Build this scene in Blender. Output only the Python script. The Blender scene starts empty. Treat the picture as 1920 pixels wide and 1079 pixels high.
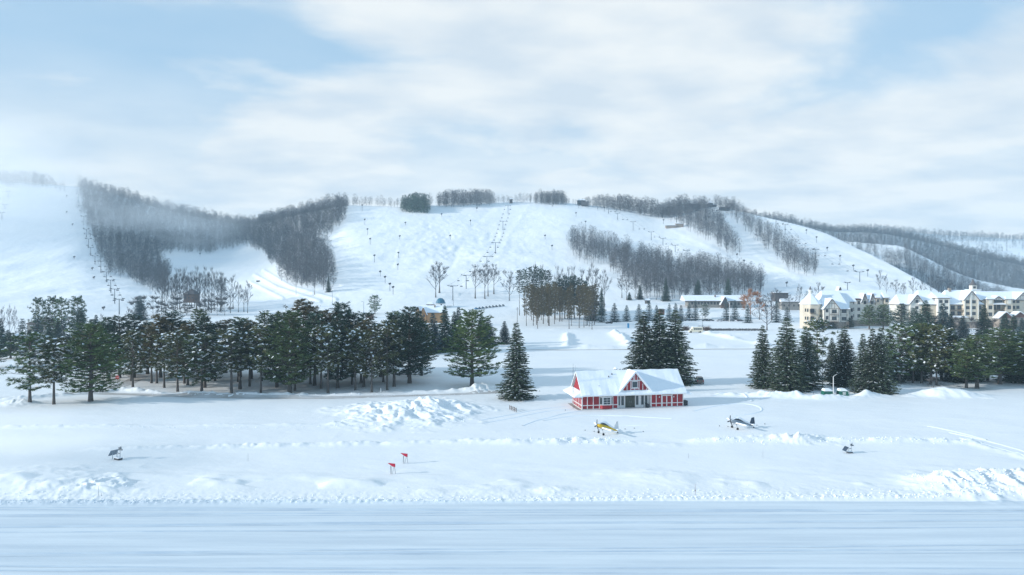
import bpy, math, random
import numpy as np
from mathutils import Vector, Matrix
random.seed(7); rng = np.random.default_rng(7)
R = math.radians
sc = bpy.context.scene
COL = sc.collection
# ------------------------------------------------------------------ camera, sky, sun, exposure
H = 27.0; F = 1280.0; CX = 960.0; HY = 530.0        # eye height (m), focal length and principal point of the photograph
cd = bpy.data.cameras.new('camera'); cam = bpy.data.objects.new('camera', cd); COL.objects.link(cam)
cam.location = (0, 0, H); cam.rotation_euler = (R(90), 0, 0)
cd.sensor_width = 36; cd.lens = 24.0; cd.shift_y = -9.5 / 1920; cd.clip_start = 0.5; cd.clip_end = 20000
sc.camera = cam
SUN_EL = 17.0; SUN_AZ = 14.0                          # sun low on the left, a little behind the camera
sd = Vector((-math.cos(R(SUN_AZ)) * math.cos(R(SUN_EL)), -math.sin(R(SUN_AZ)) * math.cos(R(SUN_EL)), math.sin(R(SUN_EL))))
ld = bpy.data.lights.new('sun', 'SUN'); ld.energy = 3.5; ld.angle = R(1.2); ld.color = (0.98, 0.95, 0.90)
lo = bpy.data.objects.new('sun', ld); COL.objects.link(lo)
lo.rotation_euler = sd.to_track_quat('Z', 'Y').to_euler()
sc.view_settings.view_transform = 'Standard'; sc.view_settings.look = 'None'
sc.view_settings.exposure = 0.42; sc.view_settings.gamma = 1
w = bpy.data.worlds.new('World'); sc.world = w; w.use_nodes = True
nt = w.node_tree; nt.nodes.clear()
def N(nt, t, **k):
    n = nt.nodes.new(t)
    for a, b in k.items():
        if a.startswith('i_'): n.inputs[a[2:].replace('_', ' ')].default_value = b
        else: setattr(n, a, b)
    return n
def ramp(nt, pts, interp='LINEAR'):
    n = nt.nodes.new('ShaderNodeValToRGB'); cr = n.color_ramp; cr.interpolation = interp
    while len(cr.elements) < len(pts): cr.elements.new(0.5)
    for e, (p, c) in zip(cr.elements, pts):
        e.position = p; e.color = c if len(c) == 4 else (*c, 1)
    return n
L = nt.links.new
sky = N(nt, 'ShaderNodeTexSky', sky_type='NISHITA', sun_disc=False, sun_elevation=R(SUN_EL),
        sun_rotation=math.atan2(sd.x, sd.y), air_density=1.0, dust_density=0.6, ozone_density=1.5)
tc = N(nt, 'ShaderNodeTexCoord'); sep = N(nt, 'ShaderNodeSeparateXYZ'); L(tc.outputs['Generated'], sep.inputs[0])
za = N(nt, 'ShaderNodeMath', operation='ADD'); L(sep.outputs['Z'], za.inputs[0]); za.inputs[1].default_value = 0.16
zm = N(nt, 'ShaderNodeMath', operation='MAXIMUM'); L(za.outputs[0], zm.inputs[0]); zm.inputs[1].default_value = 0.03
dx = N(nt, 'ShaderNodeMath', operation='DIVIDE'); L(sep.outputs['X'], dx.inputs[0]); L(zm.outputs[0], dx.inputs[1])
dy = N(nt, 'ShaderNodeMath', operation='DIVIDE'); L(sep.outputs['Y'], dy.inputs[0]); L(zm.outputs[0], dy.inputs[1])
cb = N(nt, 'ShaderNodeCombineXYZ'); L(dx.outputs[0], cb.inputs[0]); L(dy.outputs[0], cb.inputs[1])
mp = N(nt, 'ShaderNodeMapping'); L(cb.outputs[0], mp.inputs[0])
mp.inputs['Scale'].default_value = (0.62, 0.85, 1); mp.inputs['Rotation'].default_value = (0, 0, R(-24)); mp.inputs['Location'].default_value = (19.826, -1.189, 0)
n1 = N(nt, 'ShaderNodeTexNoise', i_Scale=1.1, i_Detail=9.0, i_Roughness=0.52, i_Distortion=0.35); L(mp.outputs[0], n1.inputs['Vector'])
cov = ramp(nt, [(0.38, (.18, .18, .18)), (0.53, (1, 1, 1))], 'EASE'); L(n1.outputs['Fac'], cov.inputs[0])
n2 = N(nt, 'ShaderNodeTexNoise', i_Scale=3.4, i_Detail=8.0, i_Roughness=0.5); L(mp.outputs[0], n2.inputs['Vector'])
cc = ramp(nt, [(0.36, (8.6, 9.7, 10.7)), (0.60, (11.4, 11.8, 11.8))]); L(n2.outputs['Fac'], cc.inputs[0])
# cloud veil thickens towards the horizon
hz = N(nt, 'ShaderNodeMapRange'); L(sep.outputs['Z'], hz.inputs['Value']); hz.inputs['From Min'].default_value = 0.32; hz.inputs['From Max'].default_value = 0.12
hz.inputs['To Min'].default_value = 0.0; hz.inputs['To Max'].default_value = 1.0
mxc = N(nt, 'ShaderNodeMath', operation='MAXIMUM'); L(cov.outputs[0], mxc.inputs[0]); L(hz.outputs[0], mxc.inputs[1])
cvs = N(nt, 'ShaderNodeMath', operation='MULTIPLY'); L(mxc.outputs[0], cvs.inputs[0]); cvs.inputs[1].default_value = 0.93
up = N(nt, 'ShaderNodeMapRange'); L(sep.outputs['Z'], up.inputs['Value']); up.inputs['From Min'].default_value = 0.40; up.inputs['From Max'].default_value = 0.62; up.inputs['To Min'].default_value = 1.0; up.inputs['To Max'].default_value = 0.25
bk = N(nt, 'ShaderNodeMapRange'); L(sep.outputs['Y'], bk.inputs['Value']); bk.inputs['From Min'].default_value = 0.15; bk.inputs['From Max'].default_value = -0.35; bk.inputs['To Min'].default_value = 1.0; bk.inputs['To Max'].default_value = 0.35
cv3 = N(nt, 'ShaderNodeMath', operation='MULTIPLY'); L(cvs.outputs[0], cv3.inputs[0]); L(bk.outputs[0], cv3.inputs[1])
cv2 = N(nt, 'ShaderNodeMath', operation='MULTIPLY'); L(cv3.outputs[0], cv2.inputs[0]); L(up.outputs[0], cv2.inputs[1])   # cloud cover cut out of view, overhead and behind camera, to tint shadows bluer
# thin bright air under the cloud gaps, so the gaps are pale blue
mixs = N(nt, 'ShaderNodeMix', data_type='RGBA', blend_type='MIX'); mixs.inputs['Factor'].default_value = 0.72
L(sky.outputs[0], mixs.inputs['A']); mixs.inputs['B'].default_value = (5.2, 8.8, 12.4, 1)
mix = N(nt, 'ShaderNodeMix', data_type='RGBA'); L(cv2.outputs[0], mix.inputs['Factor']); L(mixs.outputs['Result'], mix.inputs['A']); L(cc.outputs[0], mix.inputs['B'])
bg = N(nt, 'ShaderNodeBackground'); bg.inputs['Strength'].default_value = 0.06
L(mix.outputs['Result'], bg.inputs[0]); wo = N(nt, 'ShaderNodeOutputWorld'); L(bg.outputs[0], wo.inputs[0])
sc.cycles.max_bounces = 8; sc.cycles.volume_bounces = 4; sc.cycles.volume_max_steps = 256

# ------------------------------------------------------------------ materials
MATS = {}
def mat(name, c1, c2=None, scale=1.0, rough=0.8, bump=0.0, bscale=None, stretch=(1, 1, 1), rnd=0.0, metal=0.0, coord='Object', detail=4.0, lo=0.35, hi=0.65, sss=0, bdist=0.1):
    m = bpy.data.materials.new(name); m.use_nodes = True; t = m.node_tree; b = t.nodes['Principled BSDF']
    b.inputs['Roughness'].default_value = rough; b.inputs['Metallic'].default_value = metal
    tcn = N(t, 'ShaderNodeTexCoord'); mpn = N(t, 'ShaderNodeMapping'); t.links.new(tcn.outputs[coord], mpn.inputs[0]); mpn.inputs['Scale'].default_value = stretch
    nn = N(t, 'ShaderNodeTexNoise', i_Scale=scale, i_Detail=detail, i_Roughness=0.6); t.links.new(mpn.outputs[0], nn.inputs['Vector'])
    c2 = c2 or tuple(x * 0.85 for x in c1)
    rp = ramp(t, [(lo, c1), (hi, c2)]); t.links.new(nn.outputs['Fac'], rp.inputs[0]); out = rp.outputs[0]
    if rnd:
        oi = N(t, 'ShaderNodeObjectInfo'); mr = N(t, 'ShaderNodeMapRange'); t.links.new(oi.outputs['Random'], mr.inputs['Value'])
        mr.inputs['To Min'].default_value = 1 - rnd; mr.inputs['To Max'].default_value = 1 + rnd
        hs = N(t, 'ShaderNodeHueSaturation'); t.links.new(out, hs.inputs['Color']); t.links.new(mr.outputs[0], hs.inputs['Value']); out = hs.outputs[0]
    t.links.new(out, b.inputs['Base Color'])
    if bump:
        nb = N(t, 'ShaderNodeTexNoise', i_Scale=bscale or scale * 4, i_Detail=5.0, i_Roughness=0.6); t.links.new(mpn.outputs[0], nb.inputs['Vector'])
        bp = N(t, 'ShaderNodeBump', i_Strength=bump, i_Distance=bdist); t.links.new(nb.outputs['Fac'], bp.inputs['Height']); t.links.new(bp.outputs[0], b.inputs['Normal'])
    if sss:
        b.inputs['Subsurface Weight'].default_value = sss
    MATS[name] = m; return m
SNOW = (0.87, 0.885, 0.89)
snow = mat('snow', SNOW, (0.82, 0.845, 0.865), 0.05, 0.75, 0.35, 1.2, bdist=0.12, detail=6)
snow_hill = mat('groomed_snow', (0.89, 0.90, 0.90), (0.80, 0.835, 0.865), 0.012, 0.75, 0.7, 0.16, bdist=0.9, detail=8)
snow_run = mat('packed_snow', (0.56, 0.64, 0.71), (0.71, 0.78, 0.83), 0.28, 0.5, 0.4, 1.2, stretch=(0.10, 1.8, 1), detail=12, lo=0.34, hi=0.60, bdist=0.06)
snow_thick = mat('fresh_snow', (0.87, 0.91, 0.95), (0.82, 0.87, 0.93), 0.5, 0.7, 0.25, 1.5)
needle_w = mat('white_pine_needles', (0.034, 0.082, 0.034), (0.11, 0.152, 0.048), 0.5, 0.85, rnd=0.3)
needle_d = mat('dark_pine_needles', (0.020, 0.054, 0.040), (0.044, 0.088, 0.056), 0.5, 0.85, rnd=0.3)
needle_r = mat('red_pine_needles', (0.040, 0.074, 0.030), (0.12, 0.122, 0.042), 0.4, 0.85, rnd=0.25)
needle_o = mat('bronze_pine_needles', (0.10, 0.088, 0.04), (0.15, 0.115, 0.05), 0.4, 0.85, rnd=0.2)
needle_s = mat('spruce_needles', (0.028, 0.056, 0.040), (0.076, 0.104, 0.062), 0.5, 0.85, rnd=0.25)
needle_b = mat('blue_spruce_needles', (0.026, 0.062, 0.072), (0.050, 0.092, 0.10), 0.5, 0.85, rnd=0.25)
bark = mat('bark', (0.085, 0.078, 0.074), (0.14, 0.125, 0.115), 2.0, 0.9, 0.3, 8, stretch=(1, 1, 0.3))
twig = mat('bare_twigs', (0.062, 0.066, 0.076), (0.098, 0.102, 0.114), 0.05, 0.9, rnd=0.2)
twig_d = mat('dark_twigs', (0.036, 0.044, 0.056), (0.06, 0.068, 0.082), 0.05, 0.9)
twig_l = mat('pale_twigs', (0.10, 0.096, 0.10), (0.14, 0.135, 0.138), 0.05, 0.9)
willow = mat('willow_twigs', (0.42, 0.20, 0.10), (0.30, 0.15, 0.08), 0.3, 0.9)
white_p = mat('white_paint', (0.78, 0.78, 0.77), (0.70, 0.71, 0.72), 1.5, 0.5)
red_p = mat('red_paint', (0.36, 0.024, 0.036), (0.25, 0.018, 0.028), 1.2, 0.6, 0.15, 6)
green_d = mat('green_door_paint', (0.075, 0.085, 0.07), (0.055, 0.063, 0.055), 2, 0.5)
glass = mat('dark_glass', (0.035, 0.05, 0.065), (0.06, 0.085, 0.10), 0.7, 0.12)
metal = mat('grey_metal', (0.16, 0.19, 0.22), (0.10, 0.125, 0.15), 2, 0.5, metal=0.3)
steel = mat('galvanised_steel', (0.36, 0.39, 0.42), (0.27, 0.3, 0.33), 2, 0.45, metal=0.4)
dark = mat('dark_metal', (0.03, 0.036, 0.045), (0.045, 0.05, 0.06), 2, 0.6)
rubber = mat('rubber', (0.02, 0.02, 0.022), (0.03, 0.03, 0.03), 5, 0.9)
cream = mat('cream_stucco', (0.66, 0.58, 0.46), (0.55, 0.49, 0.40), 0.25, 0.85, rnd=0.0)
whites = mat('white_stucco', (0.74, 0.71, 0.64), (0.64, 0.63, 0.58), 0.3, 0.85)
stone = mat('base_stone', (0.36, 0.31, 0.26), (0.22, 0.19, 0.17), 1.4, 0.9, 0.4, 3)
timber = mat('brown_timber', (0.10, 0.07, 0.06), (0.15, 0.105, 0.085), 2, 0.8)
logs = mat('orange_logs', (0.48, 0.28, 0.13), (0.38, 0.21, 0.10), 0.8, 0.7, stretch=(1, 1, 6))
roof_d = mat('dark_shingles', (0.09, 0.09, 0.10), (0.13, 0.12, 0.12), 1.5, 0.9)
redbrown = mat('redbrown_siding', (0.16, 0.08, 0.065), (0.12, 0.065, 0.055), 1, 0.8)
wallgrey = mat('grey_siding', (0.27, 0.26, 0.24), (0.20, 0.20, 0.19), 0.8, 0.85)
teal = mat('teal_canvas', (0.02, 0.12, 0.19), (0.03, 0.15, 0.24), 1, 0.5)
bluep = mat('blue_paint', (0.04, 0.22, 0.42), (0.05, 0.26, 0.48), 1, 0.5)
yellow = mat('yellow_paint', (0.75, 0.50, 0.03), (0.68, 0.44, 0.03), 2, 0.35)
planegrey = mat('grey_aircraft_paint', (0.24, 0.29, 0.34), (0.20, 0.25, 0.30), 2, 0.35)
navy = mat('navy_paint', (0.025, 0.05, 0.085), (0.03, 0.06, 0.10), 2, 0.35)
marker = mat('marker_red', (0.55, 0.01, 0.05), (0.38, 0.01, 0.04), 2, 0.6)
binc = mat('tank_green', (0.01, 0.10, 0.075), (0.015, 0.13, 0.09), 2, 0.5)
solar = mat('solar_glass', (0.10, 0.16, 0.22), (0.14, 0.21, 0.28), 3, 0.25)
busp = mat('bus_cream', (0.75, 0.70, 0.55), (0.68, 0.63, 0.5), 1, 0.5)
dirt = mat('sanded_road_snow', (0.40, 0.38, 0.36), (0.60, 0.61, 0.62), 0.12, 0.9, 0.3, 2, coord='Object', detail=6)
soil = mat('bare_soil', (0.20, 0.17, 0.13), (0.45, 0.45, 0.45), 0.6, 0.9)
CARP = [mat('car_' + n, c, None, 2, 0.3) for n, c in (('black', (0.02, 0.022, 0.03)), ('silver', (0.45, 0.47, 0.5)), ('grey', (0.16, 0.17, 0.18)), ('white', (0.7, 0.72, 0.74)), ('blue', (0.03, 0.10, 0.16)), ('brown', (0.20, 0.16, 0.14)))]
orange_s = mat('stop_sign_red', (0.6, 0.02, 0.02), None, 2, 0.5)  # plain red paint of the stop sign panel

# ------------------------------------------------------------------ helpers
def tag(o, label=None, cat=None, group=None, kind=None):
    if label: o['label'] = label
    if cat: o['category'] = cat
    if group: o['group'] = group
    if kind: o['kind'] = kind
    return o
def mesh_obj(name, V, Fc, mats, parent=None, midx=None, smooth=False):
    me = bpy.data.meshes.new(name)
    if isinstance(V, np.ndarray):
        V = V.reshape(-1, 3); k = Fc.shape[1]; nf = len(Fc)
        me.vertices.add(len(V)); me.vertices.foreach_set('co', V.astype(np.float32).ravel())
        me.loops.add(nf * k); me.loops.foreach_set('vertex_index', Fc.astype(np.int32).ravel())
        me.polygons.add(nf); me.polygons.foreach_set('loop_start', np.arange(0, nf * k, k, dtype=np.int32))
        try: me.polygons.foreach_set('loop_total', np.full(nf, k, dtype=np.int32))
        except Exception: pass
        if midx is not None: me.polygons.foreach_set('material_index', np.asarray(midx, dtype=np.int32))
        if smooth: me.polygons.foreach_set('use_smooth', np.ones(nf, dtype=bool))
        me.update(calc_edges=True)
    else:
        me.from_pydata([tuple(v) for v in V], [], Fc)
        if midx is not None:
            for p, i in zip(me.polygons, midx): p.material_index = i
        if smooth:
            for p in me.polygons: p.use_smooth = True
        me.update()
    for m in (mats if isinstance(mats, (list, tuple)) else [mats]): me.materials.append(m)
    o = bpy.data.objects.new(name, me); COL.objects.link(o)
    if parent: o.parent = parent
    return o
class MB:
    def __init__(s): s.v = []; s.f = []; s.m = []
    def add(s, vs, fs, m=0):
        b = len(s.v); s.v += [tuple(p) for p in vs]; s.f += [tuple(i + b for i in f) for f in fs]; s.m += [m] * len(fs); return s
    def box(s, x0, x1, y0, y1, z0, z1, m=0):
        return s.add([(x0, y0, z0), (x1, y0, z0), (x1, y1, z0), (x0, y1, z0), (x0, y0, z1), (x1, y0, z1), (x1, y1, z1), (x0, y1, z1)],
                     [(0, 3, 2, 1), (4, 5, 6, 7), (0, 1, 5, 4), (1, 2, 6, 5), (2, 3, 7, 6), (3, 0, 4, 7)], m)
    def tube(s, p0, p1, r0, r1=None, n=8, m=0):
        p0 = Vector(p0); p1 = Vector(p1); r1 = r0 if r1 is None else r1
        d = (p1 - p0).normalized(); a = d.orthogonal().normalized(); b = d.cross(a)
        vs = [p0 + (a * math.cos(2 * math.pi * i / n) + b * math.sin(2 * math.pi * i / n)) * r0 for i in range(n)]
        vs += [p1 + (a * math.cos(2 * math.pi * i / n) + b * math.sin(2 * math.pi * i / n)) * r1 for i in range(n)]
        fs = [(i, (i + 1) % n, n + (i + 1) % n, n + i) for i in range(n)] + [tuple(range(n))[::-1], tuple(range(n, 2 * n))]
        return s.add(vs, fs, m)
    def prism(s, poly, axis, a0, a1, m=0):
        n = len(poly)
        def P(q, a): return (a, q[0], q[1]) if axis == 'x' else (q[0], a, q[1]) if axis == 'y' else (q[0], q[1], a)
        vs = [P(q, a0) for q in poly] + [P(q, a1) for q in poly]
        return s.add(vs, [(i, (i + 1) % n, n + (i + 1) % n, n + i) for i in range(n)] + [tuple(range(n))[::-1], tuple(range(n, 2 * n))], m)
    def slab(s, quad, th, m=0):
        q = [Vector(p) for p in quad]; n = (q[1] - q[0]).cross(q[-1] - q[0]).normalized()
        if n.z < 0: n = -n
        t = [p + n * th for p in q]; k = len(q)
        return s.add(q + t, [(i, (i + 1) % k, k + (i + 1) % k, k + i) for i in range(k)] + [tuple(range(k))[::-1], tuple(range(k, 2 * k))], m)
    def build(s, name, mats, parent=None, smooth=False): return mesh_obj(name, s.v, s.f, mats, parent, s.m, smooth)
def thing(name, label, cat, loc=(0, 0, 0), rz=0, group=None):
    o = bpy.data.objects.new(name, None); COL.objects.link(o); o.location = loc; o.rotation_euler = (0, 0, rz)
    o.empty_display_size = 0.5
    return tag(o, label, cat, group)
def copy_tree(o, parent=None):
    c = o.copy(); COL.objects.link(c); c.parent = parent
    for ch in [x for x in bpy.data.objects if x.parent == o]: copy_tree(ch, c)
    return c
KIDS = {}
def dup(o, loc, rz=0, scale=None, label=None, group=None, parent=None):
    """a copy of a thing with copies of its parts; the first call places the thing itself"""
    if not o.get('_used'):
        o['_used'] = 1; c = o; KIDS[o.name] = [x for x in bpy.data.objects if x.parent == o]; c['_n'] = o.name
    else:
        c = o.copy(); COL.objects.link(c); c.animation_data_clear()
        for ch in KIDS[o['_n']]:
            k = ch.copy(); COL.objects.link(k); k.parent = c
            for g in SUBK.get(ch.name, []):
                gg = g.copy(); COL.objects.link(gg); gg.parent = k
    c.location = loc; c.rotation_euler = (0, 0, rz)
    if scale: c.scale = scale if isinstance(scale, tuple) else (scale,) * 3
    if label: c['label'] = label
    if group: c['group'] = group
    return c
SUBK = {}
ORD = 'first second third fourth fifth sixth seventh eighth ninth tenth eleventh twelfth thirteenth fourteenth fifteenth sixteenth seventeenth eighteenth nineteenth twentieth'.split()
ORD += ['twenty-' + x for x in ORD[:9]] + ['thirtieth'] + ['thirty-' + x for x in ORD[:9]] + ['fortieth'] + ['forty-' + x for x in ORD[:9]] + ['fiftieth']

# ------------------------------------------------------------------ numpy noise and terrain
def hsh(x, y, s): v = np.sin(x * 127.1 + y * 311.7 + s * 74.7) * 43758.5453; return v - np.floor(v)
def vn(x, y, s=0):
    xi = np.floor(x); yi = np.floor(y); fx = x - xi; fy = y - yi; fx = fx * fx * (3 - 2 * fx); fy = fy * fy * (3 - 2 * fy)
    a = hsh(xi, yi, s); b = hsh(xi + 1, yi, s); c = hsh(xi, yi + 1, s); d = hsh(xi + 1, yi + 1, s)
    return (a + (b - a) * fx) + ((c + (d - c) * fx) - (a + (b - a) * fx)) * fy - 0.5
def fbm(x, y, s=0, o=4):
    r = 0; a = 1
    for i in range(o): r = r + vn(x, y, s + i) * a; x = x * 2.03 + 5.1; y = y * 2.03 + 1.7; a *= 0.5
    return r
UG = np.arange(-1200, 3400, 5.0)
def sm(col, k=9):
    ker = np.hanning(k + 2)[1:-1]; ker /= ker.sum(); p = np.pad(col, k // 2, mode='edge'); return np.convolve(p, ker, 'valid')
def sheet(rows, Yb, k=21):
    rows = np.array(rows, float); u = rows[:, 0]
    return dict(Yb=Yb, Yr=sm(np.interp(UG, u, rows[:, 1]), k), P=[sm(np.interp(UG, u, rows[:, j]), k) for j in range(2, rows.shape[1])])
A = sheet([(-600, 1200, 602, 535, 465, 395, 330), (0, 1200, 602, 537, 468, 400, 338), (150, 1200, 602, 537, 468, 403, 350), (230, 1220, 602, 545, 490, 425, 368),
    (300, 1250, 602, 550, 500, 450, 392), (380, 1280, 602, 550, 505, 468, 409), (455, 1300, 602, 550, 505, 466, 424), (520, 1150, 602, 550, 505, 460, 412),
    (560, 1050, 602, 550, 500, 450, 402), (650, 1000, 602, 548, 492, 437, 384), (760, 1000, 602, 546, 490, 437, 388), (950, 1050, 602, 543, 484, 430, 379), (1060, 1050, 602, 543, 484, 430, 380),
    (1150, 1050, 602, 545, 488, 437, 389), (1240, 1030, 602, 548, 495, 450, 408), (1300, 1045, 602, 547, 490, 440, 394), (1332, 1050, 602, 545, 488, 436, 384), (1375, 1030, 602, 547, 494, 444, 393), (1420, 1000, 602, 550, 500, 452, 404),
    (1500, 950, 602, 555, 507, 463, 422), (1560, 900, 602, 560, 517, 477, 440), (1620, 820, 602, 567, 532, 500, 472), (1700, 700, 602, 578, 555, 533, 512),
    (1760, 620, 602, 588, 573, 560, 547), (1850, 560, 602, 598, 595, 592, 588), (2000, 540, 602, 602, 602, 601, 600), (3400, 540, 602, 602, 602, 601, 600)], 480)
B = sheet([(1300, 1150, 600, 480), (1500, 1150, 600, 445), (1590, 1150, 600, 453), (1690, 1120, 600, 461), (1720, 1100, 600, 475), (1750, 1080, 600, 490), (1790, 1050, 600, 510), (1830, 1030, 600, 525), (1900, 1000, 600, 540), (2100, 950, 600, 560), (3400, 900, 600, 590)], 800, 5)
C = sheet([(1100, 1500, 580, 470), (1360, 1500, 580, 404), (1440, 1500, 580, 410), (1500, 1500, 580, 421), (1560, 1500, 580, 436), (1640, 1500, 575, 436), (1700, 1500, 575, 446), (1760, 1500, 575, 460), (1800, 1500, 575, 470), (1850, 1480, 575, 484), (1920, 1450, 575, 497), (2100, 1400, 575, 515), (3400, 1400, 575, 560)], 1180)
D = sheet([(-1200, 2300, 560, 470), (300, 2300, 560, 470), (1300, 2300, 560, 440), (1560, 2300, 560, 432), (1650, 2300, 560, 430), (1760, 2300, 560, 441), (1920, 2300, 560, 449), (2100, 2300, 560, 456), (3400, 2300, 560, 480)], 1750)
def sheet_z(S, u, Y):
    Yr = np.interp(u, UG, S['Yr']); n = len(S['P']); t = (Y - S['Yb']) / (Yr - S['Yb']); tt = np.clip(t, 0, 1) * (n - 1)
    i = np.clip(np.floor(tt).astype(int), 0, n - 2); f = tt - i
    cols = np.stack([np.interp(u, UG, p) for p in S['P']]); 
    idx = np.arange(cols.shape[1]) if cols.ndim == 2 else None
    a = np.take_along_axis(cols, i[None], 0)[0]; b = np.take_along_axis(cols, (i + 1)[None], 0)[0]
    py = a + (b - a) * f; Yc = np.clip(Y, S['Yb'], Yr); z = H - (py - HY) * Yc / F
    z = z - np.maximum(Y - Yr, 0) * 0.22 - np.maximum(S['Yb'] - Y, 0) * 0.5
    return z
def flat_z(u, Y): return np.where(Y > 480, H - (602 - HY) * 480 / F, 0.0) * 0
def ridge(X, Y, pts, wd, ht, s=0, rough=0.5, fr=1.2):
    """a snow bank along a line of photo points (px, py, size)"""
    q = [((px - CX) / F * (H * F / (py - HY)), H * F / (py - HY), sz) for px, py, sz in pts]
    out = np.zeros_like(X); m = (Y > min(p[1] for p in q) - 3 * wd) & (Y < max(p[1] for p in q) + 3 * wd) & (X > min(p[0] for p in q) - 3 * wd) & (X < max(p[0] for p in q) + 3 * wd)
    if not m.any(): return out
    X = X[m]; Y = Y[m]; best = np.zeros_like(X)
    for (x0, y0, a), (x1, y1, b) in zip(q[:-1], q[1:]):
        dx_, dy_ = x1 - x0, y1 - y0; l2 = dx_ * dx_ + dy_ * dy_
        t = np.clip(((X - x0) * dx_ + (Y - y0) * dy_) / l2, 0, 1); d = np.hypot(X - x0 - t * dx_, Y - y0 - t * dy_)
        best = np.maximum(best, (a + (b - a) * t) * np.exp(-(d / wd) ** 2))
    out[m] = best * ht * (1 + rough * 1.8 * fbm(X * fr * .45, Y * fr * .6, s, 4)) * np.clip(1 + 1.6 * fbm(X / 11, Y / 11, s + 33, 2), .3, 1.6); return out
def pile(X, Y, px, py, rx, ry, ht, s, fr=0.5, rough=0.8):
    y0 = H * F / (py - HY); x0 = (px - CX) / F * y0; out = np.zeros_like(X)
    m = (np.abs(X - x0) < rx * 3.2) & (np.abs(Y - y0) < ry * 3.2)
    if not m.any(): return out
    X = X[m]; Y = Y[m]; d = ((X - x0) / rx) ** 2 + ((Y - y0) / ry) ** 2
    wx = X + fbm(X / 5, Y / 5, s + 90, 2) * 2.4 + Y * .5; wy = Y + fbm(X / 5, Y / 5, s + 95, 2) * 2.4
    rg = 1 - np.abs(fbm(wx * fr * 1.1, wy * fr * 0.8, s, 3)) * 2.0 + fbm(X * 1.1, Y * .9, s + 50, 4) * .28
    d = d * (1 + 0.9 * fbm(X * .35, Y * .35, s + 70, 3)); e_ = np.exp(-d); e_ = e_ / (1 + .45 * e_) * 1.25
    out[m] = ht * e_ * (1 - rough + rough * np.clip(rg, 0, 1.0)); return out
def near_z(X, Y):
    z = fbm(X / 45, Y / 30, 3, 3) * 0.35 + fbm(X / 9, Y / 5, 8, 3) * 0.10 + fbm(X / 3.2, Y / 1.6, 88, 3) * 0.06 * np.clip(1.4 * fbm(X / 25, Y / 20, 89, 2) + .6, 0, 1.2)
    z = z + pile(X, Y, 50, 905, 8, 4, 1.1, 68, .2, .15)
    run = 83.6 + X * 0.020                                    # far edge of the runway
    e = Y - run
    z = z * np.clip((e + 1) / 4, 0, 1)
    z = z + np.where(e < 0, fbm(X / 14, Y / 0.9, 21, 3) * 0.03, 0)
    z = z + 0.22 * np.exp(-((e - 0.9) / 0.75) ** 2) * (1 + 0.7 * fbm(X * 2.3, Y * 1.7, 5, 3))
    z = z + 0.13 * np.clip(e / 1.0, 0, 1) * np.exp(-(np.maximum(e - 1, 0) / 4.0) ** 2) * (0.5 + 0.9 * fbm(X * 2.6, Y * 2.0, 9, 3))
    # wind drifts between the runway and the field
    dr = np.exp(-((Y - 91.5 - 1.2 * np.sin(X / 9)) / 2.6) ** 2)
    z = z + dr * 1.5 * np.maximum(fbm(X / 7.5, Y / 4.0, 31, 3) + 0.08, 0) ** 1.1
    z = z + np.exp(-((Y - 97) / 4.5) ** 2) * 0.5 * np.maximum(fbm(X / 14, Y / 5, 37, 3), 0)
    g = lambda *a, **k: ridge(X, Y, *a, **k)
    z = z + g([(-400, 806, .7), (0, 804, .8), (150, 801, .8), (300, 798, .6), (480, 796, .5), (620, 795, .7), (760, 797, .5), (900, 797, .15)], 1.0, 0.42, s=11)
    z = z + g([(180, 842, .3), (400, 836, .4), (700, 831, .5), (900, 830, .5), (960, 832, 1), (1090, 829, 1), (1180, 832, .7), (1260, 834, .2)], 1.3, 0.75, s=12, rough=0.7)
    z = z + g([(1310, 829, .9), (1380, 828, .5), (1440, 826, 1.3), (1500, 830, 1.5), (1540, 824, 1.2), (1580, 828, 1), (1640, 829, 1), (1700, 829, .9), (1760, 829, 1), (1820, 831, 1), (1860, 842, .4), (1920, 856, .6), (2100, 890, .5)], 1.2, 0.75, s=13, rough=0.6)
    z = z + pile(X, Y, 1495, 829, 5, 2.0, 0.6, 43, 0.8)
    # plough piles
    z = z + pile(X, Y, 765, 775, 8.5, 9.0, 2.0, 51, 0.30, 0.85) + pile(X, Y, 700, 771, 6, 4, 1.1, 52, 0.3, 0.3) + pile(X, Y, 832, 766, 5.5, 4.5, 1.6, 53, 0.35, 0.7) + pile(X, Y, 790, 757, 6, 3, 1.0, 58, 0.4, 0.4)
    z = z + pile(X, Y, 1870, 911, 5.0, 4.0, 1.7, 54, 0.45, 0.7) + pile(X, Y, 1800, 915, 4.5, 3.0, 1.1, 55, 0.5, 0.7) + pile(X, Y, 1748, 909, 3.5, 2.5, 0.7, 56, 0.5, 0.4) + pile(X, Y, 1960, 920, 4, 3, 1.6, 57, 0.5)
    z = z + pile(X, Y, 200, 915, 2.2, 2.2, 0.9, 59, 0.8) + pile(X, Y, 120, 919, 5, 2.2, 0.6, 60, 0.4, 0.4)
    z = z + pile(X, Y, 1245, 896, 5.5, 3.0, 0.5, 61, 0.3, 0.3) + pile(X, Y, 1035, 918, 2.2, 1.3, 0.6, 62, 0.5, 0.4)
    # banks along the road on the left and the yard on the right
    z = z + g([(-200, 752, .6), (40, 748, .9), (230, 731, .7), (300, 738, .8), (420, 742, .8), (600, 742, .8), (800, 736, .8), (880, 733, .9), (915, 728, 1.5), (930, 727, .6)], 1.5, 0.8, s=14)
    z = z + pile(X, Y, 903, 731, 2.6, 2.6, 1.6, 63, .6, .4) + pile(X, Y, 35, 757, 4, 2, 1.3, 64, 0.4, .5)
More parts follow.
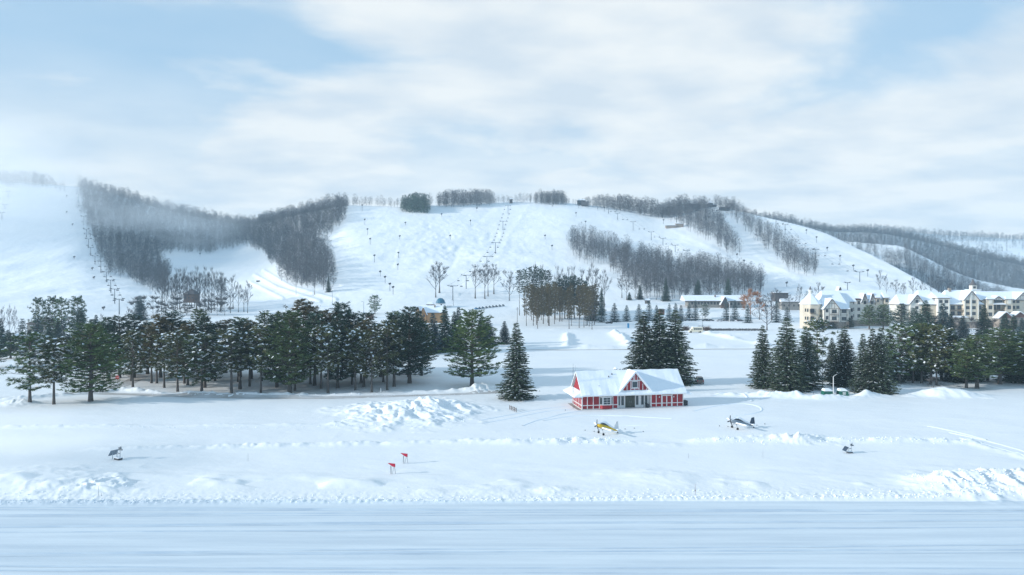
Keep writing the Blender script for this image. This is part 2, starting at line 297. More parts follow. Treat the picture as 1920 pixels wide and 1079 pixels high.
    z = z + g([(1330, 742, .3), (1400, 744, 1), (1440, 746, 1.2), (1490, 747, 1.2), (1530, 749, .9), (1600, 749, .4), (1625, 745, .9), (1660, 744, .5)], 1.4, 1.0, s=15)
    z = z + pile(X, Y, 1790, 744, 5.5, 2.2, 2.0, 65, .3, .15) + pile(X, Y, 1740, 742, 4.5, 2.0, 1.3, 66, .3, .15) + pile(X, Y, 1625, 744, 2.5, 2, 0.8, 67, .3, .15)
    z = z + g([(985, 654, 1), (1150, 653, 1), (1440, 652, 1), (1700, 650, 1)], 3.0, 1.3, s=16, rough=0.4, fr=0.5)
    z = z + g([(1063, 625, 1), (1064, 648, 1)], 1.8, 1.3, s=17, fr=.6) + g([(1153, 625, 1), (1165, 636, 1), (1180, 648, 1)], 2.4, 1.5, s=18, fr=.6) + g([(1322, 625, 1), (1370, 634, 1), (1440, 649, 1.1)], 2.2, 1.3, s=19, fr=.6) + g([(1390, 626, .6), (1450, 628, .6)], 2.0, 1.0, s=19, fr=.6)
    z = z + g([(1000, 617, .7), (1090, 620, .9), (1140, 619, .5)], 2.5, 1.0, s=20, fr=.5)
    z = z + g([(1130, 786, .3), (1300, 768, .4), (1420, 752, .5)], 0.6, 0.2, s=23)
    # yard round the terminal stays level
    c = np.exp(-(((X - 26) / 17) ** 4 + ((Y - 149) / 10) ** 4))
    return z * (1 - 0.97 * c)
TRAILS = [([(690, 450), (720, 430), (800, 408), (900, 397), (950, 394)], 4, 1.6), ([(1015, 400), (1060, 412), (1110, 428), (1160, 450)], 4, 1.4), ([(748, 470), (742, 500), (800, 500), (900, 512)], 3, 1.4), ([(925, 388), (885, 425), (862, 465), (845, 500)], 5, -1.5),
    ([(990, 390), (955, 440), (935, 490)], 5, 1.2), ([(478, 516), (520, 540), (600, 566)], 2.6, 2.0), ([(495, 508), (545, 538), (630, 562)], 2.6, 2.0), ([(470, 530), (530, 560)], 2.6, 1.8), ([(1262, 432), (1340, 467), (1400, 507), (1440, 532)], 4, 1.8), ([(1325, 395), (1375, 438), (1440, 492), (1500, 522)], 4, 1.6),
    ([(1440, 420), (1520, 455), (1600, 495), (1680, 520)], 4, 1.5), ([(1480, 425), (1560, 462), (1640, 500)], 3, -1.2), ([(640, 535), (720, 548), (860, 552)], 2.4, 1.2), ([(0, 520), (120, 512), (240, 500)], 3, 1.0), ([(0, 548), (180, 540), (280, 550)], 2.5, 1.2), ([(0, 460), (100, 450)], 4, 1.2)]
def hills(X, Y):
    u = CX + F * X / np.maximum(Y, 1); z = np.zeros_like(Y); k = np.zeros(len(Y), int)
    for j, S in enumerate((A, B, C, D)):
        m = Y > S['Yb'] - (200 if j else 20)
        if not m.any(): continue
        zz = np.full_like(Y, -99.0); zz[m] = sheet_z(S, u[m], Y[m])
        if j in (1, 2): zz = zz - np.clip((1420 - u) / 2, 0, 400) * (1 if j == 1 else 0.5)
        if j == 3: zz = np.where(u < 1000, -50, zz)
        k = np.where(zz > z, j + 1, k); z = np.maximum(z, zz)
    far = np.clip((Y - 500) / 120, 0, 1)
    mog = 1.6 * np.exp(-(((u - 850) / 90) ** 2)) * np.clip((Y - 700) / 80, 0, 1) * np.clip((960 - Y) / 60, 0, 1) + 0.5
    z = z + far * (fbm(X / 60, Y / 80, 71, 3) * 4.0 * np.clip((1050 - Y) / 300, 0.25, 1) + fbm(X / 7, Y / 9, 75, 2) * mog * 0.7)
    py = HY - (z - H) * F / np.maximum(Y, 1); ok = (k <= 1) & (Y > 560)
    for ln, wd, ht in TRAILS:
        m = ok & (u > min(p[0] for p in ln) - 3 * wd) & (u < max(p[0] for p in ln) + 3 * wd)
        if not m.any(): continue
        uu = u[m]; pp = py[m]; best = np.zeros(len(uu))
        for (x0, y0), (x1, y1) in zip(ln[:-1], ln[1:]):
            t = np.clip(((uu - x0) * (x1 - x0) + (pp - y0) * (y1 - y0)) / ((x1 - x0) ** 2 + (y1 - y0) ** 2), 0, 1); best = np.maximum(best, np.exp(-((uu - x0 - t * (x1 - x0)) ** 2 + (pp - y0 - t * (y1 - y0)) ** 2) / wd ** 2))
        z[m] += best * ht * (0.55 if wd < 2.7 else 0.22)
    return z + np.clip((Y - 420) / 60, 0, 1) * (1 - far) * fbm(X / 30, Y / 30, 78) * 0.5, k
def T(X, Y):
    X = np.asarray(X, float); Y = np.asarray(Y, float); sh = X.shape; X = X.ravel(); Y = Y.ravel()
    z = np.zeros_like(Y); k = np.zeros(len(Y), int)
    m = Y > 420
    if m.any(): z[m], k[m] = hills(X[m], Y[m])
    m = Y < 480
    if m.any(): z[m] = z[m] + np.clip((480 - Y[m]) / 60, 0, 1) * near_z(X[m], Y[m])
    return np.maximum(z, -0.2).reshape(sh), k.reshape(sh)
YS = np.concatenate([np.arange(60, 500, 0.5), np.arange(500, 3000, 1.0)])
def hit(px, py, ymin=60.0, ymax=3000.0):
    """the first ground point seen at a place in the photograph"""
    Y = YS[(YS >= ymin) & (YS <= ymax)]
    zr = H - (py - HY) * Y / F; X = (px - CX) * Y / F; z, k = T(X, Y)
    i = np.argmax(z >= zr) if (z >= zr).any() else len(Y) - 1
    return float(X[i]), float(Y[i]), float(z[i])
def flat(px, py):
    Y = H * F / (py - HY); X = (px - CX) * Y / F; return X, Y, float(T(np.array([X]), np.array([Y]))[0][0])
def place(px, py): return flat(px, py) if py > 606 else hit(px, py, 440)
def zat(X, Y): return float(T(np.array([X]), np.array([Y]))[0][0])
# the ground mesh, cut by distance into runway, field and hills
uc = np.concatenate([np.linspace(-1150, -60, 200, endpoint=False), np.linspace(-60, 1980, 900, endpoint=False), np.linspace(1980, 3350, 240)])
yr = np.concatenate([np.geomspace(22, 80, 90, endpoint=False), np.geomspace(80, 100, 90, endpoint=False), np.geomspace(100, 125, 70, endpoint=False), np.geomspace(125, 162, 170, endpoint=False), np.geomspace(162, 190, 50, endpoint=False), np.geomspace(190, 500, 90, endpoint=False), np.geomspace(500, 1400, 210, endpoint=False), np.geomspace(1400, 3000, 90)])
UU, YY = np.meshgrid(uc, yr); XX = (UU - CX) * YY / F
ZZ, KK = T(XX, YY)
def ground_part(name, r0, r1, m):
    X = XX[r0:r1 + 1]; Y = YY[r0:r1 + 1]; Z = ZZ[r0:r1 + 1]; nr, nc = X.shape
    idx = np.arange(nr * nc).reshape(nr, nc)
    Fq = np.stack([idx[:-1, :-1], idx[:-1, 1:], idx[1:, 1:], idx[1:, :-1]], -1).reshape(-1, 4)
    o = mesh_obj(name, np.stack([X, Y, Z], -1).reshape(-1, 3), Fq, m, smooth=True); return tag(o, kind='structure')
r_run = int(np.searchsorted(yr, 83.9)); r_f = int(np.searchsorted(yr, 478))
ground_part('runway', 0, r_run, snow_run); ground_part('snow_field', r_run, r_f, snow); ground_part('ski_hills', r_f, len(yr) - 1, snow_hill)
g = MB().box(-9000, 9000, -3000, 14000, -3.0, -2.0).build('ground', snow); tag(g, kind='structure')
# snow_field runs up to a slightly skewed runway edge: the cleared strip between banks
def strip(name, pts, width, m, up=0.02, seg=1.5, edge=0.0, crown=(0, 0, 0, 0, 0)):
    q = []
    for (a, b) in zip(pts[:-1], pts[1:]):
        n = max(1, int(math.dist(a, b) / seg))
        for i in range(n): q.append((a[0] + (b[0] - a[0]) * i / n, a[1] + (b[1] - a[1]) * i / n))
    q.append(pts[-1]); q = np.array(q); d = np.gradient(q, axis=0); d /= np.hypot(d[:, 0], d[:, 1])[:, None]
    nrm = np.stack([-d[:, 1], d[:, 0]], 1); K = 5; off = np.linspace(-0.5, 0.5, K)
    wv = width * (1 + edge * np.array([vn(np.array(i * .31), np.array(1.0), 5) for i in range(len(q))]))
    P = q[:, None, :] + nrm[:, None, :] * (off[None, :, None] * wv[:, None, None]); z = T(P[..., 0], P[..., 1])[0] + up + np.array(crown)[None, :]
    idx = np.arange(len(q) * K).reshape(len(q), K); Fq = np.stack([idx[:-1, :-1], idx[1:, :-1], idx[1:, 1:], idx[:-1, 1:]], -1).reshape(-1, 4)
    return mesh_obj(name, np.concatenate([P, z[..., None]], -1).reshape(-1, 3), Fq, m, smooth=True)
def fl(l): return [flat(a, b)[:2] for a, b in l]
tag(strip('road', fl([(-300, 752), (-60, 748), (80, 742), (180, 737), (300, 742), (480, 745.5), (620, 745), (760, 742), (860, 739), (940, 735)]), 2.6, dirt, 0.03, edge=0.3), kind='structure')
tag(strip('side_road', fl([(180, 737), (230, 722), (262, 708), (240, 700), (150, 694)]), 4.0, dirt, 0.03, edge=.3), kind='structure')
TR = [[(1020, 790), (1060, 782), (1110, 778), (1180, 781), (1260, 786)], [(980, 800), (1000, 791), (1030, 784), (1062, 775), (1090, 771)], [(1300, 772), (1340, 763), (1385, 758), (1420, 762), (1432, 770), (1415, 778), (1370, 782)],
      [(1335, 745), (1370, 740), (1400, 745), (1410, 755)], [(1780, 812), (1860, 828), (1960, 858), (2050, 890)], [(1800, 822), (1880, 842), (1980, 876)], [(1740, 800), (1800, 812), (1850, 825)], [(1160, 799), (1215, 798)], [(900, 790), (960, 778), (1010, 768), (1066, 762)], [(905, 795), (970, 784), (1020, 772), (1070, 768)]]
def chaikin(p, n=3):
    for _ in range(n):
        q = [p[0]]
        for a_, b_ in zip(p[:-1], p[1:]): q += [(a_[0] * .75 + b_[0] * .25, a_[1] * .75 + b_[1] * .25), (a_[0] * .25 + b_[0] * .75, a_[1] * .25 + b_[1] * .75)]
        p = q + [p[-1]]
    return p
for t_ in TR: tag(strip('vehicle_track', chaikin(fl(t_)), 0.7, snow_thick, 0.03, edge=.5, crown=(-.08, .02, .07, .02, -.08)), kind='structure')
tag(strip('access_road', fl([(985, 656.5), (1180, 656), (1440, 655), (1700, 653)]), 2.2, dirt, 0.06, edge=.2), kind='structure')

# ------------------------------------------------------------------ trees: generators (verts, faces, material index)
class TB:
    def __init__(s): s.v = []; s.f = []; s.m = []
    def tri(s, a, b, c, m): n = len(s.v); s.v += [a, b, c]; s.f.append((n, n + 1, n + 2)); s.m.append(m)
    def sliver(s, p, d, L_, wd, m, rn=random):
        ax = Vector((rn.uniform(-1, 1), rn.uniform(-1, 1), rn.uniform(-1, 1))).cross(d)
        if ax.length < 1e-4: ax = Vector((1, 0, 0))
        ax = ax.normalized() * wd * 0.5; p = Vector(p); d = d.normalized() * L_
        s.tri(p - ax, p + ax, p + d, m)
    def stick(s, p0, p1, r0, r1, m):
        p0 = Vector(p0); p1 = Vector(p1); d = (p1 - p0).normalized(); a = d.orthogonal().normalized(); b = d.cross(a); n = len(s.v)
        for p, r in ((p0, r0), (p1, r1)):
            for i in range(3):
                t = 2.094 * i; s.v.append(p + (a * math.cos(t) + b * math.sin(t)) * r)
        for i in range(3):
            j = (i + 1) % 3; s.f += [(n + i, n + j, n + 3 + j), (n + i, n + 3 + j, n + 3 + i)]; s.m += [m, m]
    def flake(s, p, L_, wd, m, ang=None, tilt=0.7):
        a = random.uniform(0, 6.28) if ang is None else ang; d = Vector((math.cos(a), math.sin(a), random.uniform(-tilt, tilt))) * L_ * .5; e = Vector((-math.sin(a), math.cos(a), random.uniform(-tilt, tilt))) * wd * .5
        p = Vector(p); n = len(s.v); s.v += [p - d - e * .6, p - d * .3 + e, p + d, p + d * .3 - e]; s.f += [(n, n + 1, n + 2), (n, n + 2, n + 3)]; s.m += [m, m]
    def arr(s): return np.array([tuple(p) for p in s.v], dtype=np.float32), np.array(s.f, dtype=np.int32), np.array(s.m, dtype=np.int32)
def trunk_mesh(h, r, bend=0.0, top=0.92, n=8):
    m = MB(); k = 7; ph = random.uniform(0, 6.28); rings = []
    for i in range(k + 1):
        t = i / k; z = h * top * t; off = bend * math.sin(t * 2.6) * h
        rr = r * (1 - t) ** 0.85 + 0.03 + (0.35 * r if i == 0 else 0)
        rings.append([(math.cos(ph) * off + rr * math.cos(2 * math.pi * j / n), math.sin(ph) * off + rr * math.sin(2 * math.pi * j / n), z - (0.3 if i == 0 else 0)) for j in range(n)])
    vs = sum(rings, []); fs = [(i * n + j, i * n + (j + 1) % n, (i + 1) * n + (j + 1) % n, (i + 1) * n + j) for i in range(k) for j in range(n)]
    m.add(vs, fs); return m
def dirv(a, z): return Vector((math.cos(a), math.sin(a), z))
def white_pine(h, Rm, base=0.12, dens=1.0, snowp=0.08, gap=0.8):
    t = TB(); z = base * h
    while z < h * 0.97:
        f = (z - base * h) / (h * (1 - base)); prof = (min(1, 0.72 + f * 1.1) if f < 0.25 else 1.0) * (1 - f) ** 0.62 + 0.06
        nb = random.randint(5, 7) if f < .8 else 5; a0 = random.uniform(0, 6.28)
        for j in range(nb):
            a = a0 + 6.283 * j / nb + random.uniform(-.35, .35); Lb = Rm * prof * random.uniform(0.62, 1.12)
            up = random.uniform(0.02, 0.16) + 0.5 * f; zz = z + random.uniform(-.3, .3)
            p0 = Vector((0, 0, zz)); t.stick(p0, p0 + dirv(a, up) * Lb * .9, 0.05 + .015 * Lb, 0.02, 2)
            k = max(3, int(Lb * 2.6 * dens))
            for q in range(k):
                s_ = 0.22 + 0.8 * (q + random.random()) / k; c = p0 + dirv(a, up + .1 * s_) * Lb * s_
                lat = Lb * 0.26 * (1.15 - s_ * .7); c += Vector((-math.sin(a), math.cos(a), 0)) * random.uniform(-lat, lat) * 1.3 + Vector((0, 0, random.uniform(-.12, .28)))
                for _ in range(int(11 * dens)):
                    d = dirv(a + random.uniform(-1.5, 1.5), random.uniform(-.25, 1.1)); t.sliver(c + Vector((random.uniform(-.28, .28), random.uniform(-.28, .28), random.uniform(-.1, .1))), d, random.uniform(.4, .7), .15, 0)
                if random.random() < snowp: t.flake(c + Vector((0, 0, .3)), random.uniform(.4, .95), .36, 1, a)
        z += gap * random.uniform(.75, 1.25)
    return t.arr()
def red_pine(h, Rm, base=0.36, dens=1.0, snowp=0.45):
    t = TB(); z = base * h
    while z < h * 0.98:
        f = (z - base * h) / (h * (1 - base)); prof = math.sin(min(1, (f + .28) / .75) * 1.57) * (1 - f ** 3.0) ** .6 + .1
        nb = random.randint(4, 6); a0 = random.uniform(0, 6.28)
        for j in range(nb):
            a = a0 + 6.283 * j / nb + random.uniform(-.5, .5); Lb = Rm * prof * random.uniform(0.45, 1.15); up = random.uniform(-.22, .18) + .45 * f
            p0 = Vector((0, 0, z + random.uniform(-.4, .4))); p1 = p0 + dirv(a, up) * Lb; t.stick(p0, p1, .06, .025, 2)
            if random.random() < .75: t.stick(p0 + (p1 - p0) * .5, p0 + (p1 - p0) * .5 + dirv(a + random.choice((-.8, .8)), up + .2) * Lb * .4, .035, .015, 2)
            for q in range(random.randint(3, 5)):
                s_ = random.uniform(.5, 1.06); c = p0 + (p1 - p0) * s_ + Vector((random.uniform(-.5, .5), random.uniform(-.5, .5), random.uniform(-.2, .3)))
                for _ in range(int(20 * dens)):
                    d = Vector((random.gauss(0, 1), random.gauss(0, 1), random.gauss(.35, .8))); t.sliver(c + Vector((random.gauss(0, .14), random.gauss(0, .14), random.gauss(0, .1))), d, random.uniform(.3, .52), .13, 0)
                if random.random() < snowp: t.flake(c + Vector((0, 0, .3)), random.uniform(.45, .95), .45, 1)
        z += .62 * random.uniform(.75, 1.25)
    return t.arr()
def spruce(h, Rm, base=0.04, dens=1.0, snowp=0.3, gap=0.42, wd=.17):
    t = TB(); z = base * h
    while z < h - .25:
        f = (z - base * h) / (h * (1 - base)); r = Rm * ((1 - f) ** 0.82) * random.uniform(.84, 1.1) + .12; nb = max(5, int(5 + 3.0 * r * dens)); a0 = random.uniform(0, 6.28)
        for j in range(nb):
            a = a0 + 6.283 * j / nb + random.uniform(-.25, .25); Lb = r * random.uniform(.72, 1.12); up = -.30 + .62 * f; p0 = Vector((0, 0, z + random.uniform(-.15, .15)))
            e = p0 + dirv(a, up) * Lb * .55 + Vector((0, 0, -.03)) ; tip = p0 + dirv(a, up * .7) * Lb
            t.stick(p0, e, .03, .015, 2)
            for q in range(max(4, int(Lb * 7.5 * dens))):
                s_ = random.uniform(.12, 1.0); c = p0 + (e - p0) * min(1, s_ / .55) if s_ < .55 else e + (tip - e) * (s_ - .55) / .45
                side = random.choice((-1, 1)); d = dirv(a + side * random.uniform(.3, 1.1), random.uniform(-.65, .12)); t.sliver(c, d, random.uniform(.3, .62) * (1.15 - .35 * s_), wd, 0)
            if random.random() < snowp:
                c = p0 + (tip - p0) * random.uniform(.55, .95) + Vector((0, 0, .07)); t.flake(c, Lb * random.uniform(.2, .38) + .12, .3, 1, a, .15)
        z += gap * random.uniform(.8, 1.2)
    t.sliver((0, 0, h - .7), Vector((0, 0, 1)), .8, .16, 0); t.sliver((0, 0, h - .7), Vector((0.1, 0, 1)), .7, .2, 0)
    return t.arr()
def bare_tree(h, Rm, fork=0.25, levels=4, dens=1.0, upright=0.6, thick=1.0, twl=1.0, tww=1.0):
    t = TB()
    def grow(p, d, L_, r, lv):
        q = p + d * L_ * .5; d2 = (d + Vector((random.gauss(0, .1), random.gauss(0, .1), random.gauss(.05, .06)))).normalized(); e = q + d2 * L_ * .5
        t.stick(p, q, r, r * .85, 0); t.stick(q, e, r * .85, r * .66, 0)
        if lv == 0:
            for _ in range(int(6 * dens)):
                dd = (d2 + Vector((random.gauss(0, .5), random.gauss(0, .5), random.gauss(.15, .35)))).normalized(); t.sliver(p + (e - p) * random.uniform(.1, 1), dd, random.uniform(.7, 1.5) * twl, .055 * tww, 0)
            return
        n = random.choice((2, 3, 3)) if lv > 1 else random.choice((3, 4))
        for i in range(n):
            a = random.uniform(0, 6.28); sp = random.uniform(.3, .75) * (1.15 - upright * .5)
            o = d2.orthogonal().normalized(); o = Matrix.Rotation(a, 3, d2) @ o
            nd = (d2 + o * sp + Vector((0, 0, .16 * upright))).normalized()
            grow(q + (e - q) * random.uniform(.3, 1) if i else e, nd, L_ * random.uniform(.62, .88), r * random.uniform(.5, .68), lv - 1)
    r0 = h * .016 * thick; z = h * fork; k = random.randint(8, 10)
    grow(Vector((0, 0, h * .6)), Vector((random.gauss(0, .1), random.gauss(0, .1), 1)).normalized(), h * .16, r0 * .5, max(1, levels - 1)); t.stick((0, 0, z * .9), (0, 0, h * .62), r0 * .95, r0 * .55, 0)
    for i in range(k):
        f_ = i / (k - 1); a = 2.4 * i + random.uniform(-.5, .5); zz = z + (h * .62 - z) * f_; sp = random.uniform(.75, 1.15) * (1.15 - .45 * f_) * (1.2 - .4 * upright)
        grow(Vector((0, 0, zz)), Vector((math.cos(a) * sp, math.sin(a) * sp, 1)).normalized(), h * (.21 - .06 * f_) * random.uniform(.85, 1.15), r0 * (.55 - .15 * f_), levels - (1 if i % 2 else 2) if levels > 2 else 1)
    v, f, m = t.arr(); top = np.percentile(v[:, 2], 99.5); s_ = (h - z) / max(top - z, .1)
    v[:, 2] = z + (v[:, 2] - z) * s_; rr = np.percentile(np.hypot(v[:, 0], v[:, 1]), 97); v[:, :2] *= Rm / rr
    tk = trunk_mesh(h * max(fork, .2) * 1.25, r0 * 1.15, 0.0, 1.0, 7)
    return (v, f, m), tk
def far_bare(h, Rm, n=90, tw=.16, fork=.35, seed=0):
    random.seed(1000 + seed); t = TB(); t.stick((0, 0, -.5), (random.gauss(0, .3), random.gauss(0, .3), h * .8), .17, .05, 0)
    for i in range(11):
        a = random.uniform(0, 6.28); z = h * random.uniform(fork * .8, .75); Lb = Rm * random.uniform(.6, 1); t.stick((0, 0, z), Vector((0, 0, z)) + dirv(a, random.uniform(.5, 1.3)) * Lb * .8, .08, .03, 0)
    for i in range(n):
        a = random.uniform(0, 6.28); u = random.random() ** .6; zc = random.uniform(-1, 1); rr = Rm * math.sqrt(max(0, 1 - zc * zc)) * u
        z = h * (fork + 1) / 2 + zc * h * (1 - fork) / 2; d = Vector((math.cos(a) * random.uniform(.2, 1.3), math.sin(a) * random.uniform(.2, 1.3), random.uniform(.2, 1.3)))
        t.sliver((math.cos(a) * rr * .8, math.sin(a) * rr * .8, z - .8), d, random.uniform(1.3, 2.6), tw, 0)
    return t.arr()
def far_evergreen(h, Rm, n=120, seed=0):
    random.seed(2000 + seed); t = TB(); t.stick((0, 0, -.5), (0, 0, h * .8), .22, .06, 0)
    for i in range(n):
        f = random.random() ** 1.4; a = random.uniform(0, 6.28); r = Rm * (1 - f) ** .8 * random.uniform(.3, 1); t.sliver((math.cos(a) * r * .7, math.sin(a) * r * .7, h * (.1 + .88 * f)), dirv(a, -.25), random.uniform(.8, 1.5), .55, 0)
    return t.arr()

# tree prototypes: an empty with trunk and crown
def proto(name, cat, arr, trunk, mats):
    o = thing(name, None, cat); mesh_obj('trunk', trunk.v, trunk.f, bark, o, smooth=True)
    mesh_obj('crown', arr[0], arr[1], mats, o, arr[2]); return o
random.seed(11)
P = {}
def mk(key, name, cat, fn, h, r, mats, tr=0.22, bend=0.0, top=.92, **k):
    P[key] = [(proto(name, cat, fn(h, r, **k), trunk_mesh(h, tr, random.uniform(-bend, bend), top), mats), h, r)]
mk('w0', 'white_pine', 'pine tree', white_pine, 17, 6.6, [needle_w, snow_thick, bark], .33)
mk('w1', 'white_pine', 'pine tree', white_pine, 17, 5.2, [needle_d, snow_thick, bark], .30, snowp=.12)
mk('w2', 'white_pine', 'pine tree', white_pine, 17, 5.0, [needle_w, snow_thick, bark], .30, base=.2, snowp=.2)
mk('w3', 'white_pine', 'pine tree', white_pine, 18, 4.4, [needle_d, snow_thick, bark], .28, base=.3, snowp=.05)
mk('r0', 'red_pine', 'pine tree', red_pine, 15, 3.9, [needle_r, snow_thick, bark], .21, .01, base=.28)
mk('r1', 'red_pine', 'pine tree', red_pine, 15, 3.4, [needle_r, snow_thick, bark], .20, .015, base=.34, snowp=.7)
mk('r2', 'red_pine', 'pine tree', red_pine, 14, 3.8, [needle_w, snow_thick, bark], .21, .01, base=.2, snowp=.7)
mk('r3', 'red_pine', 'pine tree', red_pine, 16, 3.2, [needle_o, snow_thick, bark], .20, .01, base=.34, snowp=.2)
mk('t0', 'tall_pine', 'pine tree', red_pine, 26, 3.8, [needle_o, snow_thick, bark], .22, .01, base=.30, snowp=.05)
mk('t1', 'tall_pine', 'pine tree', red_pine, 32, 4.6, [needle_d, snow_thick, bark], .28, .01, base=.50, snowp=.12)
mk('s0', 'spruce_tree', 'spruce tree', spruce, 18, 4.2, [needle_s, snow_thick, bark], .25, snowp=.4, dens=1.45, wd=.23)
mk('s1', 'spruce_tree', 'spruce tree', spruce, 17, 3.4, [needle_s, snow_thick, bark], .22, snowp=.55, dens=1.45, wd=.22)
mk('s2', 'spruce_tree', 'spruce tree', spruce, 16, 3.0, [needle_b, snow_thick, bark], .2, snowp=.3, dens=1.3, wd=.28)
mk('s3', 'spruce_tree', 'spruce tree', spruce, 10, 3.0, [needle_b, snow_thick, bark], .18, snowp=.45, gap=.5, wd=.25)
mk('s4', 'spruce_tree', 'spruce tree', spruce, 17, 3.6, [needle_d, snow_thick, bark], .24, snowp=.15, dens=1.3, wd=.27)
def mkbare(key, name, h, r, mats=twig, **k):
    random.seed(len(P) * 7 + 3); a, tk = bare_tree(h, r, **k); o = thing(name, None, 'bare tree'); mesh_obj('trunk', tk.v, tk.f, bark if mats is twig else bark, o, smooth=True)
    mesh_obj('crown', a[0], a[1], mats, o, a[2]); P[key] = [(o, h, r)]
mkbare('b0', 'bare_tree', 24, 7.5, fork=.22, dens=1.3, twl=1.2, tww=1.5)
mkbare('b1', 'bare_tree', 22, 5.5, fork=.30, dens=1.2, twl=1.2, tww=1.5)
mkbare('b2', 'bare_tree', 20, 7.0, fork=.16, dens=1.2, twl=1.2, tww=1.5, upright=.3)
mkbare('b3', 'bare_tree', 9, 3.2, fork=.15, levels=3, dens=1.2, thick=.8, twl=.6, tww=.9)
mkbare('wil', 'willow_tree', 18, 8.5, willow, fork=.22, dens=2.6, twl=1.6, tww=2.4, upright=.1)
mkbare('shr', 'bare_shrub', 4, 3.0, MATS['pale_twigs'], fork=.05, levels=3, dens=1.3, thick=.5, twl=.6, tww=1.0)
def tree(key, bx, by, ty, hw=None, label=None, group=None, yb=None):
    """a tree whose foot is at photo point (bx, by) and whose top reaches row ty; hw = half width in photo pixels"""
    X, Y, Z = yb if yb else place(bx, by)
    o, h0, r0 = P[key][0]; h = (H - (ty - HY) * Y / F) - Z; s_ = h / h0; sx = (hw * Y / F) / r0 * (1.2 if key[0] in 'swr' else 1.0) if hw else s_
    return dup(o, (X, Y, Z - 0.05), random.uniform(0, 6.28), (sx, sx, s_), label, group)
random.seed(5)
# front row of the pine belt on the left
rp = 'pines in the belt along the road on the left'
G1 = [('r2', 56, 758, 628, 36), ('r1', 101, 758, 636, 30), ('w0', 170, 753, 604, 60), ('r0', 249, 726, 622, 26), ('r3', 284, 718, 618, 24), ('r1', 308, 727, 628, 24), ('r0', 333, 734, 622, 30),
      ('r3', 352, 722, 610, 26), ('r2', 378, 737, 628, 34), ('w1', 384, 726, 596, 36), ('r1', 434, 737, 618, 32), ('w3', 450, 729, 598, 34), ('r3', 468, 724, 606, 24), ('r1', 489, 736, 612, 24), ('w1', 519, 726, 590, 34),
      ('w0', 543, 737, 582, 52), ('r2', 553, 732, 628, 26), ('w3', 590, 722, 586, 34), ('r1', 602, 728, 612, 24), ('r1', 615, 736, 614, 26), ('w1', 633, 727, 592, 34), ('r2', 660, 721, 620, 26), ('r1', 666, 731, 618, 24),
      ('r3', 682, 725, 604, 26), ('r0', 697, 735, 622, 26), ('r0', 726, 731, 604, 28), ('w3', 739, 724, 586, 32), ('w1', 768, 718, 577, 46)]
NICE = {'r': 'snow-flecked red pine', 'w': 'dense green white pine', 's': 'spruce'}
for i, (k, bx, by, ty, hw) in enumerate(G1):
    if bx == 170: lab = 'broad bushy green white pine spreading low beside the stop sign'
    elif bx == 543: lab = 'fullest pale green white pine in the belt, snow on its low boughs'
    elif bx == 768: lab = 'dark wide white pine at the right end of the belt'
    else: lab = '%s, %s from the left in front of the roadside belt' % (NICE[k[0]], ORD[i])
    tree(k, bx, by, ty, hw, lab, rp)
tree('w0', 885, 724, 580, 58, 'lone broad green white pine with tiered boughs, right of the pine belt')
tree('s1', 968, 748, 603, 31, 'lone snow-speckled spruce standing between the snow pile and the red building')
for i, (bx, ty) in enumerate(((1207, 582), (1237, 577), (1266, 579))):
    tree('s0', bx, 721, ty, 37, ['left', 'middle', 'right'][i] + ' one of three merged tall spruces behind the red building', 'three spruces behind the red building')
# the back of the belt
x = 172; i = 0
while x < 800:
    ty = 604 + (588 - 604) * min(1, (x - 172) / 200) + random.uniform(-20, 9); ty = ty + 9 - (14 if 540 < x < 700 else 0)
    tree(random.choice(['w1', 'w3', 'w3', 'w1', 'r3', 'w2']), x, random.uniform(699, 711), ty, random.uniform(28, 36), 'dark pine behind the front row, %s from the left' % ORD[i], 'dark pines at the back of the roadside belt'); x += random.uniform(21, 30); i += 1
# dark filler: second file of the belt
x = 205; i = 0
while x < 770:
    tree(random.choice(['r0', 'w2', 'r3', 'r2']), x, random.uniform(714, 720), random.uniform(618, 642), random.uniform(22, 30), 'middling pine inside the belt, %s from the left of its file' % ORD[i], 'middle file of pines in the belt'); x += random.uniform(40, 58); i += 1
# spruces behind the right end of the belt
for i, (k, bx, by, ty, hw) in enumerate([('s4', 792, 664, 592, 20), ('s2', 812, 662, 586, 18), ('s4', 834, 660, 574, 21), ('s4', 852, 659, 584, 18), ('s2', 860, 657, 575, 16), ('s4', 903, 650, 590, 18), ('s2', 915, 645, 596, 18), ('s2', 946, 645, 602, 13), ('s4', 985, 640, 640, 8)][:8]):
    tree(k, bx, by, ty, hw, 'dark teal spruce below the log cabin, %s from the left of its clump' % ORD[i], 'spruces between the pine belt and the log cabin')
# right-hand belt
G2 = [('s0', 1430, 729, 608, 24), ('s0', 1475, 734, 594, 38), ('s1', 1512, 729, 612, 28), ('r2', 1532, 712, 602, 26), ('s0', 1583, 725, 610, 30), ('s1', 1618, 737, 624, 21), ('s1', 1636, 739, 614, 24), ('s1', 1652, 739, 612, 26),
      ('r2', 1687, 720, 612, 30), ('r1', 1712, 719, 622, 22), ('w2', 1728, 719, 606, 28), ('r0', 1745, 721, 610, 26), ('r0', 1756, 722, 612, 24), ('r2', 1775, 714, 620, 24), ('w2', 1812, 727, 636, 32), ('w2', 1832, 728, 628, 40), ('w2', 1875, 721, 616, 42), ('s4', 1903, 716, 628, 28), ('w2', 1925, 720, 622, 34), ('w1', 1965, 724, 610, 40), ('s4', 1668, 716, 622, 26), ('w1', 1700, 712, 614, 28), ('s4', 1720, 713, 604, 26), ('w1', 1765, 712, 612, 30), ('s1', 1790, 716, 626, 24), ('w1', 1852, 714, 620, 32), ('s4', 1818, 714, 632, 24), ('w1', 1895, 712, 626, 32), ('s1', 1560, 716, 632, 16)]
G2.sort(key=lambda q: q[1])
